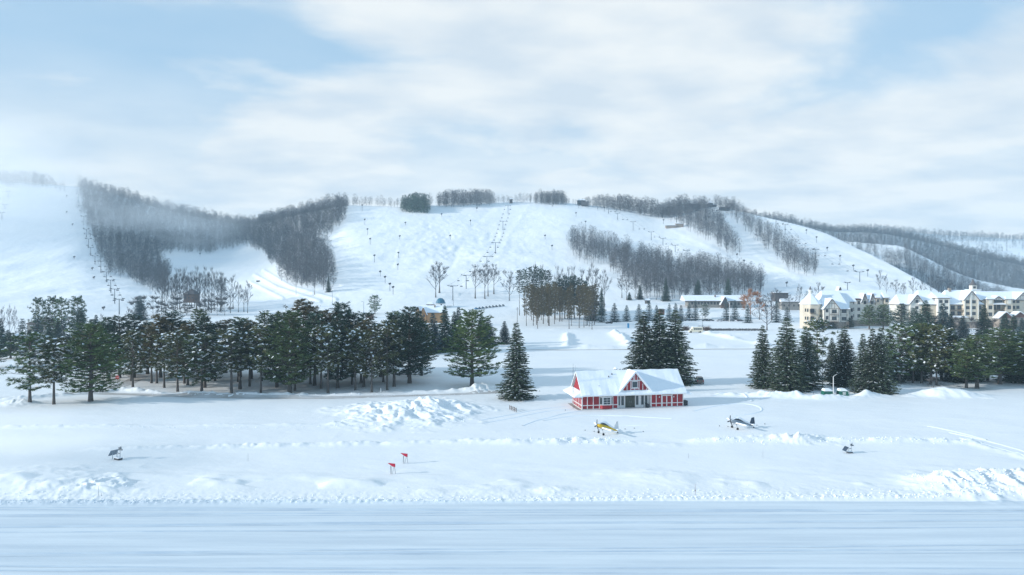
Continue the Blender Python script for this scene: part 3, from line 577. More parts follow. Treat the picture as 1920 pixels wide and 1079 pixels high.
for i, (k, bx, by, ty, hw) in enumerate(G2):
    tree(k, bx, by, ty, hw, '%s, %s from the left in the belt right of the red building' % ({'s': 'snowy conical spruce', 'r': 'snow-flecked loose pine', 'w': 'bushy dark green pine'}[k[0]], ORD[i]), 'trees in the belt right of the red building')
tree('b3', 1542, 726, 672, 20, 'small bare tree between the spruces behind the green tanks')
tree('shr', 1607, 731, 712, 16, 'brown leafless shrub at the foot of the spruces')
tree('shr', 1750, 727, 706, 18, 'brown leafless shrub beneath the bushy pines')
# in front of the hotel
G3 = [('s2', 1555, 616, 588, 14), ('w1', 1575, 615, 594, 16), ('w1', 1590, 616, 596, 14), ('s2', 1538, 618, 590, 9), ('w2', 1630, 618, 572, 18), ('w2', 1656, 618, 571, 18), ('w1', 1690, 620, 570, 18), ('w1', 1714, 624, 578, 14), ('s4', 1736, 640, 563, 24), ('w1', 1722, 652, 590, 20), ('s2', 1768, 641, 568, 18),
      ('s4', 1782, 640, 588, 16), ('s2', 1806, 641, 592, 15), ('s4', 1845, 640, 572, 17), ('s4', 1884, 645, 588, 15), ('s4', 1901, 646, 590, 15), ('s2', 1916, 650, 596, 14), ('w1', 1940, 645, 588, 20)]
for i, (k, bx, by, ty, hw) in enumerate(G3):
    tree(k, bx, by, ty, hw, '%s in front of the hotel, %s from the left' % ('dark spruce' if k[0] == 's' else 'green pine', ORD[i]), 'evergreens along the front of the hotel')
for i, (bx, by, ty, hw) in enumerate([(1676, 618, 584, 10), (1755, 632, 590, 14), (1792, 628, 592, 12), (1822, 634, 592, 14), (1864, 634, 596, 16), (1706, 622, 594, 10)]):
    tree('shr', bx, by, ty, hw, 'purplish leafless shrub against the hotel wall, %s from the left' % ORD[i], 'leafless shrubs against the hotel')
# the row of planted spruces above the field
G4 = [(1128, 605, 574, 9.5), (1152, 604, 568, 11), (1175, 603, 572, 9), (1198, 602, 570, 9.5), (1217, 602, 563, 9), (1231, 601, 572, 8), (1255, 601, 569, 8), (1267, 601, 568, 8.5), (1277, 601, 572, 8), (1292, 600, 567, 8), (1304, 600, 563, 8), (1362, 599, 562, 8.5), (1378, 599, 563, 8.5), (1402, 606, 571, 8), (1456, 605, 564, 9.5), (1476, 603, 575, 9)]
for i, (bx, by, ty, hw) in enumerate(G4):
    tree('s3', bx, by, ty, hw, 'short blue-green spruce, %s from the left of the planted row by the parking' % ORD[i], 'planted row of short spruces by the parking')
tree('r2', 1322, 598, 571, 8, 'thin open pine in the row in front of the grey lodge')
tree('wil', 1407, 603, 541, 21, 'orange-twigged willow beside the grey lodge')
tree('b2', 1438, 620, 560, 27, 'wide low-forking bare tree right of the willow')
tree('b0', 1447, 600, 545, 22, 'bare tree just behind the wide low-forking one'); tree('b1', 1424, 600, 552, 14, 'slim bare tree touching the willow')
tree('b3', 1110, 618, 573, 15, 'small bare tree at the right foot of the tall pine grove')
# the grove of tall pines
i = 0; gt = []
for _ in range(30): gt.append(('t0', random.uniform(992, 1118), random.uniform(598, 612), random.uniform(528, 548), random.uniform(7, 11)))
for b in ((987, 612, 536, 9), (1008, 617, 546, 8), (1067, 617, 540, 9), (1086, 615, 534, 9), (1095, 614, 532, 10), (1030, 612, 534, 9)): gt.append(('t0',) + b)
for i, g_ in enumerate(sorted(gt, key=lambda q: q[1])):
    tree(*g_, 'bronze-topped tall bare-stemmed pine, %s from the left in the grove' % ORD[i], 'tall pines of the grove below the slope')
gt = [('t1', x_, 592 + (i % 3), 500 + 6 * abs(((x_ - 1002) / 30)) ** 2 + random.uniform(-2, 3), 9) for i, x_ in enumerate((974, 984, 994, 1004, 1012, 1020, 1029))] + \
     [('w3', x_, 598, 517 + 10 * abs((x_ - 1068) / 32) ** 2 + random.uniform(-2, 2), 11) for x_ in (1040, 1050, 1059, 1068, 1077, 1087, 1097)]
for i, g_ in enumerate(gt):
    tree(*g_, ('tall flat-topped dark pine, %s from the left at the back of the grove' if g_[0] == 't1' else 'dense dark green crown, %s from the left above the bronze pines') % ORD[i if i < 7 else i - 7], 'dark pines at the back of the grove')
for i, b in enumerate(((1013, 590, 541, 10), (1110, 602, 545, 12), (1128, 592, 540, 8))): tree('s4', *b[:3], b[3], ['', 'dark spruce at the right end of the grove', 'lone dark spruce right of the grove'][i] or 'dark spruce within the grove')
tree('b0', 1112, 592, 494, 26, 'big bare tree rising behind the right end of the pine grove'); tree('b1', 1092, 590, 504, 16, 'bare tree behind the dark crowns of the grove')
for i, b in enumerate(((1045, 590, 497, 10), (1054, 590, 502, 9), (1066, 590, 499, 10), (1075, 590, 498, 11), (1003, 590, 493, 9), (1016, 590, 495, 9), (1133, 575, 505, 14))):
    tree('b1', *b[:3], b[3], 'leafless top showing behind the grove, %s from the left' % ORD[(4, 5, 6, 7, 1, 2, 8)[i] - 1], 'bare trees behind the grove')
# lone trees on the open slope
for k, bx, by, ty, hw, lab in [('b0', 817, 558, 491, 21, 'left of the two round-crowned bare trees on the open slope'), ('b1', 824, 550, 491, 22, 'right of the two round-crowned bare trees on the open slope'), ('b1', 891, 560, 495, 18, 'bare tree, leftmost of the clump beside the central chairlift'),
        ('b1', 909, 561, 494, 15, 'bare tree, second of the clump beside the central chairlift'), ('b1', 915, 556, 496, 14, 'bare tree, third of the clump beside the central chairlift'), ('b1', 926, 552, 494, 17, 'bare tree, rightmost of the clump beside the central chairlift'), ('b2', 955, 564, 506, 18, 'wide bare tree standing alone left of the pine grove'),
        ('b1', 1166, 559, 515, 12, 'leftmost bare tree at the left edge of the centre wood'), ('b1', 1175, 563, 524, 11, 'bare tree with a small spruce at its foot, centre wood edge'), ('b1', 1191, 559, 520, 10, 'bare tree just left of the snow-capped shed'),
        ('b0', 437, 580, 515, 16, 'lone bare tree with open crown right of the brown house'), ('b1', 590, 553, 515, 10, 'bare tree at the foot of the left wood')]:
    tree(k, bx, by, ty, hw, lab)
for bx, by, ty, hw, k, lab in [(1180, 563, 548, 5, 's4', 'small spruce beside a bare trunk at the wood edge'), (703, 590, 555, 11, 'r2', 'lone open pine on the slope above the belt'), (616, 548, 519, 5, 's4', 'small dark spruce at the right foot of the left wood'), (262, 600, 554, 14, 's2', 'frosted blue spruce left of the bare shrubs'),
        (575, 590, 566, 8, 's4', 'dark spruce tip above the belt, left one'), (634, 592, 566, 9, 's4', 'dark spruce tip above the belt, middle one'), (655, 598, 575, 8, 's4', 'dark spruce tip above the belt, right one')]:
    tree(k, bx, by, ty, hw, lab)
# left of the frame, behind the road
for i, (k, bx, by, ty, hw) in enumerate([('r2', 72, 640, 561, 13), ('r2', 98, 640, 559, 14), ('r2', 115, 641, 561, 12), ('r2', 145, 640, 559, 17), ('w1', 150, 645, 578, 16), ('s2', 15, 660, 618, 14), ('s3', 42, 655, 597, 16), ('s3', 70, 655, 596, 18), ('s3', 118, 650, 598, 14), ('s2', 2, 665, 596, 12), ('s2', 180, 640, 590, 12), ('s4', 108, 646, 600, 10), ('w1', 20, 672, 625, 22), ('s4', 92, 668, 612, 16), ('w1', 130, 680, 628, 24), ('w3', 200, 680, 606, 22), ('w1', 172, 672, 600, 22), ('s4', 55, 670, 618, 14), ('w1', -20, 690, 610, 30)]):
    tree(k, bx, by, ty, hw, '%s on the far left, %s listed from the frame edge' % ('frosty tall pine' if k[0] in 'rw' else 'snow-laden blue spruce', ORD[i]), 'frosted evergreens on the far left')
for i, (bx, by, ty, hw) in enumerate([(5, 640, 574, 10), (18, 642, 572, 9), (28, 640, 575, 8), (190, 630, 588, 10), (95, 640, 590, 14), (130, 640, 592, 12), (-12, 645, 575, 10), (240, 620, 575, 10)]):
    tree('b0' if i != 3 else 'b3', bx, by, ty, hw, 'bare tree among the frosted evergreens, %s of them' % ORD[i], 'bare trees on the far left')
for i in range(13):
    bx = 258 + i * 13.5 + random.uniform(-4, 4); tree('shr', bx, 592, 562 + random.uniform(-10, 8), 15, 'purplish bare shrub, %s from the left below the brown house' % ORD[i], 'bare shrubs below the brown house')
for i in range(22):
    bx = 305 + i * 5.4 + random.uniform(-3, 3); tree('b1', bx, random.uniform(572, 584), 502 + random.uniform(-4, 12) + (8 if i < 4 else 0), random.uniform(8, 11), 'slim bare tree round the brown house, %s from the left' % ORD[i], 'slim bare trees round the brown house')
for i, (bx, by, ty, hw) in enumerate([(1499, 582, 533, 12), (1535, 582, 529, 13), (1515, 585, 545, 10), (1455, 580, 540, 13), (1480, 585, 552, 12), (1650, 560, 506, 9), (1662, 560, 514, 7), (1680, 560, 524, 11), (1712, 560, 520, 10), (1745, 562, 515, 12), (1760, 560, 518, 14), (1785, 565, 525, 13), (1832, 565, 538, 9), (1875, 570, 540, 9), (1695, 565, 530, 9), (1728, 562, 525, 9)]):
    tree('b1' if i % 3 else 'b0', bx, by, ty, hw, 'leafless tree behind the hotel roofs, %s of that scatter' % ORD[i], 'bare trees behind the hotel')

for i in range(16):
    bx = 300 + i * 11 + random.uniform(-4, 4); tree('b0' if i % 2 else 'b1', bx, random.uniform(580, 588), random.uniform(524, 548), random.uniform(10, 15), 'rounded bare tree above the belt at left, %s along its line' % ORD[i], 'rounded bare trees above the belt at left')
for i in range(12):
    bx = 1195 + i * 19 + random.uniform(-5, 5); tree('b1' if i % 3 else 's4', bx, random.uniform(560, 566), random.uniform(522, 540), random.uniform(6, 10), '%s at the foot of the big centre wood, %s from the left' % ('bare tree' if i % 3 else 'dark spruce', ORD[i]), 'trees along the foot of the big centre wood')
# ------------------------------------------------------------------ hillside woods
def inpoly(px, py, poly):
    n = len(poly); r = np.zeros(px.shape, bool); j = n - 1
    for i in range(n):
        xi, yi = poly[i]; xj, yj = poly[j]
        c = ((yi > py) != (yj > py)) & (px < (xj - xi) * (py - yi) / (yj - yi + 1e-9) + xi); r ^= c; j = i
    return r
FARP = [far_bare(20, 4.0 + .35 * i, 150, .17, .24 + .05 * (i % 2), i) for i in range(6)]
FARW = [far_bare(20, 4.2 + .4 * i, 160, .26, .14, 20 + i) for i in range(5)]
MOUND = [far_bare(20, 4.5, 230, .5, .1, 40 + i) for i in range(3)]
FARE = [far_evergreen(20, 4.2, 110, i) for i in range(3)]
WOODS = [
 ('wood', 'misty blue-grey bare wood on the big left hill', 1, [(150, 352), (160, 400), (172, 440), (186, 480), (205, 515), (238, 519), (262, 535), (285, 548), (312, 548), (318, 515), (302, 497), (300, 474), (400, 474), (432, 467), (462, 460), (462, 424), (400, 411), (300, 393), (200, 358)], 7.0, 19, FARW),
 ('wood', 'dark bare wood on the left flank of the ski hill', 1, [(455, 428), (520, 411), (590, 396), (652, 385), (650, 402), (638, 420), (616, 440), (586, 449), (603, 465), (622, 500), (626, 514), (618, 546), (590, 546), (537, 533), (528, 505), (505, 489), (492, 474), (470, 462), (455, 455)], 6.0, 20, FARW),
 ('wood', 'thin line of bare trees on the ridge between the two woods', 1, [(648, 380), (760, 382), (760, 388), (648, 387)], 11, 15, FARP),
 ('wood', 'bare wood crowning the ridge left of the central chairlift top', 1, [(822, 376), (926, 374), (926, 381), (890, 386), (850, 389), (822, 387)], 7, 19, FARW),
 ('wood', 'scattered bare trees by the top of the central chairlift', 1, [(925, 374), (1000, 374), (1000, 381), (925, 380)], 13, 16, FARP),
 ('wood', 'rounded bare clump on the ridge right of the central chairlift', 1, [(1003, 376), (1060, 376), (1058, 386), (1040, 388), (1010, 384)], 6, 19, FARW),
 ('wood', 'long bare wood along the ridge above the right runs', 1, [(1068, 377), (1140, 384), (1200, 392), (1250, 402), (1300, 392), (1322, 388), (1322, 381), (1310, 384), (1290, 386), (1262, 404), (1240, 410), (1200, 402), (1140, 391), (1090, 383)], 6, 19, FARW),
 ('wood', 'steep strip of bare wood left of the right-hand run', 1, [(1245, 408), (1290, 395), (1322, 390), (1336, 402), (1350, 420), (1366, 440), (1380, 465), (1384, 485), (1370, 482), (1345, 462), (1318, 446), (1288, 433), (1270, 424), (1250, 415)], 6.6, 22, FARP),
 ('wood', 'sparse strip of bare trees between the two right-hand runs', 1, [(1342, 388), (1380, 397), (1412, 416), (1440, 432), (1460, 450), (1490, 474), (1530, 500), (1538, 520), (1515, 520), (1480, 510), (1450, 482), (1420, 455), (1390, 428), (1356, 402)], 7.4, 20, FARP),
 ('wood', 'open upper grove of bare trees above the centre wood', 1, [(1063, 450), (1090, 452), (1150, 470), (1182, 482), (1172, 497), (1140, 491), (1125, 498), (1100, 499), (1078, 491)], 7, 22, FARP),
 ('wood', 'big grey centre wood above the lodge', 1, [(1143, 492), (1200, 489), (1260, 500), (1320, 508), (1400, 525), (1434, 540), (1430, 556), (1380, 557), (1270, 562), (1220, 564), (1188, 546), (1163, 522), (1145, 510)], 6.2, 21, FARP),
 ('wood', 'bare trees on the slope below the pale upper trail', 2, [(1585, 456), (1640, 460), (1652, 492), (1600, 490), (1560, 470)], 8, 18, FARP),
 ('wood', 'bare wood under the bright curving trail on the right', 2, [(1656, 478), (1700, 480), (1740, 500), (1800, 528), (1850, 548), (1900, 570), (1700, 580), (1660, 520)], 6.8, 19, FARP),
 ('wood', 'dark wooded hill behind the right-hand runs', 3, [(1380, 395), (2150, 395), (2150, 600), (1380, 600)], 6.2, 18, FARW),
 ('wood', 'mist-veiled trees on the far-left crest', 1, [(-80, 330), (60, 335), (100, 352), (128, 362), (60, 349), (-80, 346)], 7.0, 19, FARW),
 ('wood', 'farthest wooded ridge on the right', 4, None, 9, 20, FARW)]
cands = []
def grid_pts(y0, y1, sp, u0, u1):
    out = []
    Y = y0
    while Y < y1:
        x0 = (u0 - CX) * Y / F; x1 = (u1 - CX) * Y / F; xs = np.arange(x0, x1, sp); out.append(np.stack([xs + rng.uniform(-.45, .45, len(xs)) * sp, Y + rng.uniform(-.45, .45, len(xs)) * sp], 1)); Y += sp
    return np.concatenate(out)
for wi, (nm, lab, sheet_i, poly, sp, hh, protos) in enumerate(WOODS):
    y0, y1 = {1: (500, 1330), 2: (800, 1170), 3: (1180, 1540), 4: (2000, 2330)}[sheet_i]
    u0 = min(p[0] for p in poly) if poly else 1380; u1 = max(p[0] for p in poly) if poly else 2150
    pts = grid_pts(y0, y1, sp, u0, u1); z, k = T(pts[:, 0], pts[:, 1]); u = CX + F * pts[:, 0] / pts[:, 1]; py = HY - (z - H) * F / pts[:, 1]
    m = (k == sheet_i)
    if poly:
        js = 7 if wi < 2 else 5; m &= inpoly(u + fbm(pts[:, 0] / 22, pts[:, 1] / 22, 301, 3) * js * 1.6, py + fbm(pts[:, 0] / 22, pts[:, 1] / 22, 311, 3) * js, poly) | (inpoly(u + rng.normal(0, js, len(u)), py + rng.normal(0, js * .6, len(u)), poly) & (rng.random(len(u)) < .35))
    if sheet_i == 4: m &= ~((py > 453) & (u > 1740) & (rng.random(len(u)) < .8)) & (py < 490)
    if wi <= 1: pass
    for (x_, y_), zz, uu, pp in zip(pts[m], z[m], u[m], py[m]):
        cands.append((wi, x_, y_, zz, uu, pp, hh * (0.62 + .6 * random.random() ** 1.2)))
# bands of trees standing on the skyline: photo columns, tree-top rows, spacing (m), wood index
for u0, t0, u1, t1, sp, wi, rows in [(650, 366, 752, 370, 5.5, 2, 3), (785, 358, 812, 360, 5, 2, 3), (822, 354, 926, 355, 4.6, 3, 5), (926, 364, 955, 363, 4.5, 4, 3), (955, 361, 1002, 362, 4.8, 4, 3), (1003, 357, 1062, 356, 4.2, 5, 5), (1062, 374, 1085, 372, 6, 6, 2),
        (1085, 369, 1150, 362, 5, 6, 5), (1150, 362, 1200, 365, 4.8, 6, 5), (1200, 365, 1240, 374, 4.8, 6, 5), (1240, 374, 1292, 361, 4.6, 6, 6), (1292, 366, 1316, 374, 8, 6, 2), (1342, 362, 1365, 367, 5.5, 8, 4), (1365, 368, 1402, 384, 5.5, 8, 4)]:
    for r_ in range(rows):
        u = u0 + random.uniform(0, 3)
        while u < u1:
            Yr = float(np.interp(u, UG, A['Yr'])); Y_ = Yr + (r_ - rows * .35) * 7 + random.uniform(-3, 3); X_ = (u - CX) * Y_ / F; Z_ = zat(X_, Y_); tp = t0 + (t1 - t0) * (u - u0) / (u1 - u0) + random.uniform(-2.5, 8) + 7 * math.exp(-min(u - u0, u1 - u) / 6) + 4 * float(vn(np.array(u / 14), np.array(3.0), 4))
            h_ = max(9, (H - (tp - HY) * Y_ / F) - Z_)
            if h_ < 32: cands.append((wi, X_, Y_, Z_, u, 0, h_))
            u += sp * 1.25 * F / Y_ * random.uniform(.4, 1.6)
# the mound of evergreens on the ridge
for i in range(40):
    px = 757 + (i % 10) * 4.9 + random.uniform(-2, 2); Y_ = 975 + (i // 10) * 9 + random.uniform(-4, 4); X_ = (px - CX) * Y_ / F; Z_ = zat(X_, Y_); r_ = abs(px - 780) / 24
    o = mesh_obj('dense_tree', MOUND[i % 3][0] * np.array([1.2, 1.2, .05 * (21.5 + random.uniform(-3, 2.5) - 6 * r_ * r_)]), MOUND[i % 3][1], needle_d); o.location = (X_, Y_, Z_ - .3); o.rotation_euler.z = i
    tag(o, 'dark tree in the rounded clump on the ridge above the open slope', 'evergreen tree', 'rounded dark clump on the ridge')
cands.sort(key=lambda c: -c[6] / c[2] * (1.0 if 0 < c[4] < 1920 else 0))
meshes = {}
for c in cands[:230]:
    wi, X_, Y_, Z_, uu, pp, hh = c; j = random.randrange(6); key = (wi in (0, 1), j)
    src = FARP[j]
    if j not in meshes: meshes[j] = mesh_obj('bare_tree', src[0], src[1], twig); o = meshes[j]
    else: o = meshes[j].copy(); COL.objects.link(o)
    o.location = (X_, Y_, Z_ - .3); o.rotation_euler.z = random.uniform(0, 6.28); o.scale = (hh / 20 * random.uniform(.85, 1.15), hh / 20, hh / 20)
    tag(o, 'bare hardwood tree in the ' + WOODS[wi][1].replace('big grey centre', 'large grey central'), 'bare tree', 'trees of the ' + WOODS[wi][1])
for wi, (nm, lab, sheet_i, poly, sp, hh, protos) in enumerate(WOODS):
    cs = [c for c in cands[230:] if c[0] == wi]
    if not cs: continue
    Vs, Fs, Ms = [], [], []; b = 0
    for n_, c in enumerate(cs):
        v, f, _ = (FARE[n_ % 3] if (wi in (10, 13) and random.random() < (.16 if wi == 10 else .05)) else protos[random.randrange(len(protos))]); a = random.uniform(0, 6.28); s_ = c[6] / 20; ca, sa = math.cos(a) * s_, math.sin(a) * s_
        q = np.empty_like(v); q[:, 0] = v[:, 0] * ca - v[:, 1] * sa + c[1]; q[:, 1] = v[:, 0] * sa + v[:, 1] * ca + c[2]; q[:, 2] = v[:, 2] * s_ + c[3] - .3
        Vs.append(q); Fs.append(f + b); b += len(v); Ms.append(np.full(len(f), random.choice((0, 0, 1, 1, 2) if wi not in (0, 14) else (0, 1, 1, 1)), np.int32))
    tag(mesh_obj(nm, np.concatenate(Vs), np.concatenate(Fs), [twig, twig_d, twig_l], None, np.concatenate(Ms)), lab, 'woodland', None, 'stuff')
print('far trees', len(cands), flush=True)

# broken lumps of snow thrown up by the plough
random.seed(21); ck = MB(); 
def chunk(x, y, r_):
    z = 0.0; n_ = 5; a0 = random.uniform(0, 6); k_ = [random.uniform(.6, 1.3) for _ in range(n_)]
    CH.append((x, y, r_, a0, k_))
CH = []
for _ in range(1500):
    x = random.uniform(-75, 75); chunk(x, 83.6 + x * .02 + abs(random.gauss(0, 1.0)) * random.choice((1, 2.2)) + .3, random.uniform(.03, .11))
for px0, px1, py, n_, sp in ((950, 1180, 831, 110, .7), (1310, 1830, 829, 220, .8), (560, 760, 799, 40, .5), (0, 560, 801, 60, .5), (650, 880, 780, 260, 5), (1730, 1920, 915, 240, 2.0), (280, 880, 741, 160, .7)):
    for _ in range(n_):
        X_, Y_ = (lambda q: q)(((random.uniform(px0, px1) - CX) * (H * F / (py - HY)) / F, H * F / (py - HY) + random.gauss(0, sp))); chunk(X_, Y_, random.uniform(.04, .13))
zc = T(np.array([c[0] for c in CH]), np.array([c[1] for c in CH]))[0]
for (x, y, r_, a0, k_), z in zip(CH, zc):
    ring = [(x + r_ * k * math.cos(a0 + 1.257 * i), y + r_ * k * math.sin(a0 + 1.257 * i), z - .03) for i, k in enumerate(k_)]; top = [(x + r_ * .6 * k * math.cos(a0 + .4 + 1.257 * i), y + r_ * .6 * k * math.sin(a0 + .4 + 1.257 * i), z + r_ * .9 * k) for i, k in enumerate(k_)]
    ck.add(ring + top, [(i, (i + 1) % 5, 5 + (i + 1) % 5, 5 + i) for i in range(5)] + [(5, 6, 7, 8, 9)])
tag(ck.build('snow_chunks', snow_thick), 'loose lumps of ploughed snow along the banks', 'snow lumps', None, 'stuff')
# shallow wheel lines on the runway
rut = mat('rutted_snow', (0.50, 0.60, 0.70), (0.64, 0.73, 0.80), 0.5, 0.6, stretch=(.3, 1, 1))
for i in range(14):
    y0 = random.uniform(58, 82); sl = random.uniform(-.02, .03); tag(strip('vehicle_track', [(-70, y0 - 70 * sl), (-20, y0 + random.uniform(-.4, .4)), (25, y0 + 25 * sl), (75, y0 + 75 * sl)], random.uniform(.2, .5), rut, 0.012, seg=3, edge=.6), kind='structure')
# ------------------------------------------------------------------ the red terminal building
def terminal():
    ang = math.atan2(4.0, 22.5); o = thing('terminal_building', 'red and white half-timbered airfield building with snowy roof and central gable', 'building', (14.8, 144.6, 0.0), ang)
    W, Dp, WH, RZ = 22.85, 7.6, 2.95, 7.75; e0, e1 = 8.0, 15.0          # entry recess
    w_ = MB(); w_.box(0, e0, 0, Dp, -.2, WH + .1); w_.box(e1 + .4, W, 0, Dp, -.2, WH + .1); w_.box(e0, e1 + .4, 1.0, Dp, -.2, WH + .1)
    for x0 in (0.04, W - .34): w_.prism([(0.3, WH + .1), (Dp - .3, WH + .1), (Dp / 2, RZ - .5)], 'x', x0, x0 + .3)
    w_.build('wall', red_p, o)
    t = MB()
    def vb(x, z0, z1, y=-.05, wd=.16): t.box(x - wd / 2, x + wd / 2, y, .02, z0, z1)
    for a, b in ((0, e0), (e1 + .4, W)):
        t.box(a, b, -.06, .02, -.15, .16); t.box(a, b, -.06, .02, .82, .98); t.box(a, b, -.06, .02, WH - .2, WH)
    for x in (.08, 1.2, 2.5, 3.85, 6.85, 7.92): vb(x, .16, WH - .2)
    for x in (15.48, 16.6, 17.8, 20.25, 21.45, 22.77): vb(x, .16, WH - .2)
    for a, b in ((17.88, 20.2),):
        t.box(a, b, -.08, .02, 2.45, 2.62)
    for x in (17.95, 19.0, 20.1): vb(x, .16, 2.6, -.085, .2)
    # end wall on the left
    t.box(-.06, 0, 0, Dp, -.15, .16); t.box(-.06, 0, 0, Dp, .82, .98); t.box(-.06, 0, 0, Dp, WH - .2, WH)
    for y in (.08, 1.3, 2.6, 3.9, 5.2, 6.5, Dp - .08): t.box(-.055, 0, y - .08, y + .08, .16, WH - .2)
    t.build('timber_trim', white_p, o)
    en = MB(); en.box(e0 + .01, e1 + .39, .92, 1.0, -.1, WH + .08)                       # white entry wall
    en.box(e0, e0 + .1, .01, .92, -.1, WH + .05); en.box(e1 + .3, e1 + .4, .01, .92, -.1, WH + .05); en.build('entry_wall', white_p, o)
    d = MB(); d.box(9.95, 11.0, .86, .915, 0, 2.65); d.box(11.03, 12.1, .86, .915, 0, 2.65)
    dd = d.build('door', green_d, o); h = MB(); h.box(10.8, 10.88, .80, .86, 1.1, 1.3); h.box(11.15, 11.23, .80, .86, 1.1, 1.3); h.build('handle', steel, dd)
    for x in (8.15, 9.05, 12.35, 13.55, ):
        f = MB(); f.box(x - .06, x + .62, .87, .915, .5, 2.6); fo = f.build('window', white_p, o); g_ = MB(); g_.box(x, x + .56, .85, .868, .55, 2.5); g_.build('pane', glass, fo)
    f = MB(); f.box(14.35, 14.95, .87, .915, .5, 2.6); fo = f.build('window', white_p, o); MB().box(14.4, 14.9, .85, .868, .55, 2.5).build('pane', glass, fo)
    # bay window
    b = MB(); b.prism([(3.95, 0), (4.35, -.55), (6.35, -.55), (6.75, 0)], 'z', .9, 2.75); bo = b.build('bay_window', white_p, o)
    MB().prism([(3.97, 0), (4.36, -.53), (6.34, -.53), (6.73, 0)], 'z', .16, .9).build('bay_base', red_p, o)
    g_ = MB(); g_.box(4.62, 6.1, -.575, -.552, 1.1, 2.5); g_.build('pane', glass, bo)
    for k in range(3): m_ = MB(); 
    mm = MB(); mm.box(4.62, 6.1, -.6, -.577, 1.5, 1.56); mm.box(4.62, 6.1, -.6, -.577, 2.0, 2.06); mm.box(5.33, 5.39, -.602, -.579, 1.1, 2.5); mm.build('mullion', white_p, bo)
    for sx, x0, x1 in ((1, 3.97, 4.33), (-1, 6.37, 6.73)):
        g2 = MB(); ya, yb = (-.06, -.5) if sx == 1 else (-.5, -.06); g2.add([(x0, ya - .03, 1.1), (x1, yb - .03, 1.1), (x1, yb - .03, 2.5), (x0, ya - .03, 2.5), (x0, ya + .01, 1.1), (x1, yb + .01, 1.1), (x1, yb + .01, 2.5), (x0, ya + .01, 2.5)], [(0, 1, 2, 3), (7, 6, 5, 4), (0, 4, 5, 1), (2, 6, 7, 3), (0, 3, 7, 4), (1, 5, 6, 2)]); g2.build('pane', glass, bo)
    # main roof: two slopes with deep snow, pent skirt round the ends
    ov = 1.0; ez = WH - .05
    r = MB()
    mid = Dp / 2
    for y0, y1 in ((-ov, mid), (Dp + ov, mid)):
        r.slab([(-.25, y0, ez), (W + .25, y0, ez), (W + .25, y1, RZ - .3), (-.25, y1, RZ - .3)], .14)
    r.build('roof', white_p, o)
    s_ = MB()
    nx = 26
    for y0, y1, sg in ((-ov - .06, mid, 1), (Dp + ov + .06, mid, -1)):
        vs = []; ny = 6; fs = []
        for i in range(nx + 1):
            for j in range(ny + 1):
                x = -.33 + (W + .66) * i / nx; tt = j / ny; y = y0 + (y1 - y0) * tt; z = ez + .16 + (RZ - .3 - ez) * tt
                z += .16 + .07 * math.sin(x * 5.1) * (1 if x < 8 else .2) * (1 - tt) + .05 * math.sin(x * 1.7 + tt * 4)
                vs.append((x, y, z))
        for i in range(nx):
            for j in range(ny): q = i * (ny + 1) + j; fs.append((q, q + ny + 1, q + ny + 2, q + 1) if sg == 1 else (q, q + 1, q + ny + 2, q + ny + 1))
        n0 = len(vs); edge = [i * (ny + 1) for i in range(nx + 1)]
        vs += [(vs[k][0], vs[k][1], ez + .06) for k in edge]; fs += [(edge[i], n0 + i, n0 + i + 1, edge[i + 1]) for i in range(nx)]
        ed = list(range(ny + 1)); n1 = len(vs); vs += [(vs[k][0], vs[k][1], vs[k][2] - .3) for k in ed]; fs += [(ed[i], ed[i + 1], n1 + i + 1, n1 + i) for i in range(ny)]
        ed = [nx * (ny + 1) + j for j in range(ny + 1)]; n1 = len(vs); vs += [(vs[k][0], vs[k][1], vs[k][2] - .3) for k in ed]; fs += [(ed[i], n1 + i, n1 + i + 1, ed[i + 1]) for i in range(ny)]
        s_.add(vs, fs)
    for x0, x1 in ((-1.9, .0), (W, W + 1.5)):                          # pent skirts over the end walls
        xa, xb = (x0, x1) if x0 < 0 else (x1, x0)
        s_.add([(xa, -ov - .05, ez + .1), (xa, Dp + ov, ez + .1), (xb, Dp + ov - .3, ez + .95), (xb, -.1, ez + .95), (xa, -ov - .05, ez - .12), (xa, Dp + ov, ez - .12), (xb, Dp + ov - .3, ez - .12), (xb, -ov, ez - .12), (xb, -ov - .05, ez + .12)],
               [(0, 8, 3), (0, 3, 2, 1), (0, 1, 5, 4), (0, 4, 7, 8), (4, 5, 6, 7), (1, 2, 6, 5), (2, 3, 8, 7, 6)])
    s_.build('roof_snow', snow_thick, o)
    # central gable
    gx, gh = 11.75, 3.95; AZ = 7.85; BZ = 3.05
    gm = MB(); gm.prism([(gx - gh + .25, BZ), (gx + gh - .25, BZ), (gx, AZ - .35)], 'y', -.30, mid); gm.build('gable_wall', red_p, o)
    gt = MB(); gt.box(gx - gh + .3, gx + gh - .3, -.36, -.30, BZ - .12, BZ + .12); gt.box(gx - 1.55, gx + 1.55, -.36, -.30, 5.9, 6.06)
    for k in (-2.7, -1.85, -1.0, -.12 + .0, .85, 1.7, 2.55):
        top = AZ - .5 - abs(k) * (AZ - BZ) / gh
        if abs(k) < .3: gt.box(gx + k - .07, gx + k + .07, -.35, -.30, BZ + .1, 4.3); gt.box(gx + k - .07, gx + k + .07, -.35, -.30, 6.06, top)
        else: gt.box(gx + k - .07, gx + k + .07, -.35, -.30, BZ + .1, top)
    gt.box(gx - .5, gx - .38, -.35, -.30, 6.06, 6.8); gt.box(gx + .4, gx + .52, -.35, -.30, 6.06, 6.8)
    gt.box(gx - .9, gx + .78, -.365, -.30, 4.25, 4.4)
    for sg in (-1, 1):
        gt.slab([(gx + sg * gh, -.62, BZ - .25), (gx + sg * gh, -.28, BZ - .25), (gx, -.28, AZ - .3), (gx, -.62, AZ - .3)], .24)
    gt.build('gable_trim', white_p, o)
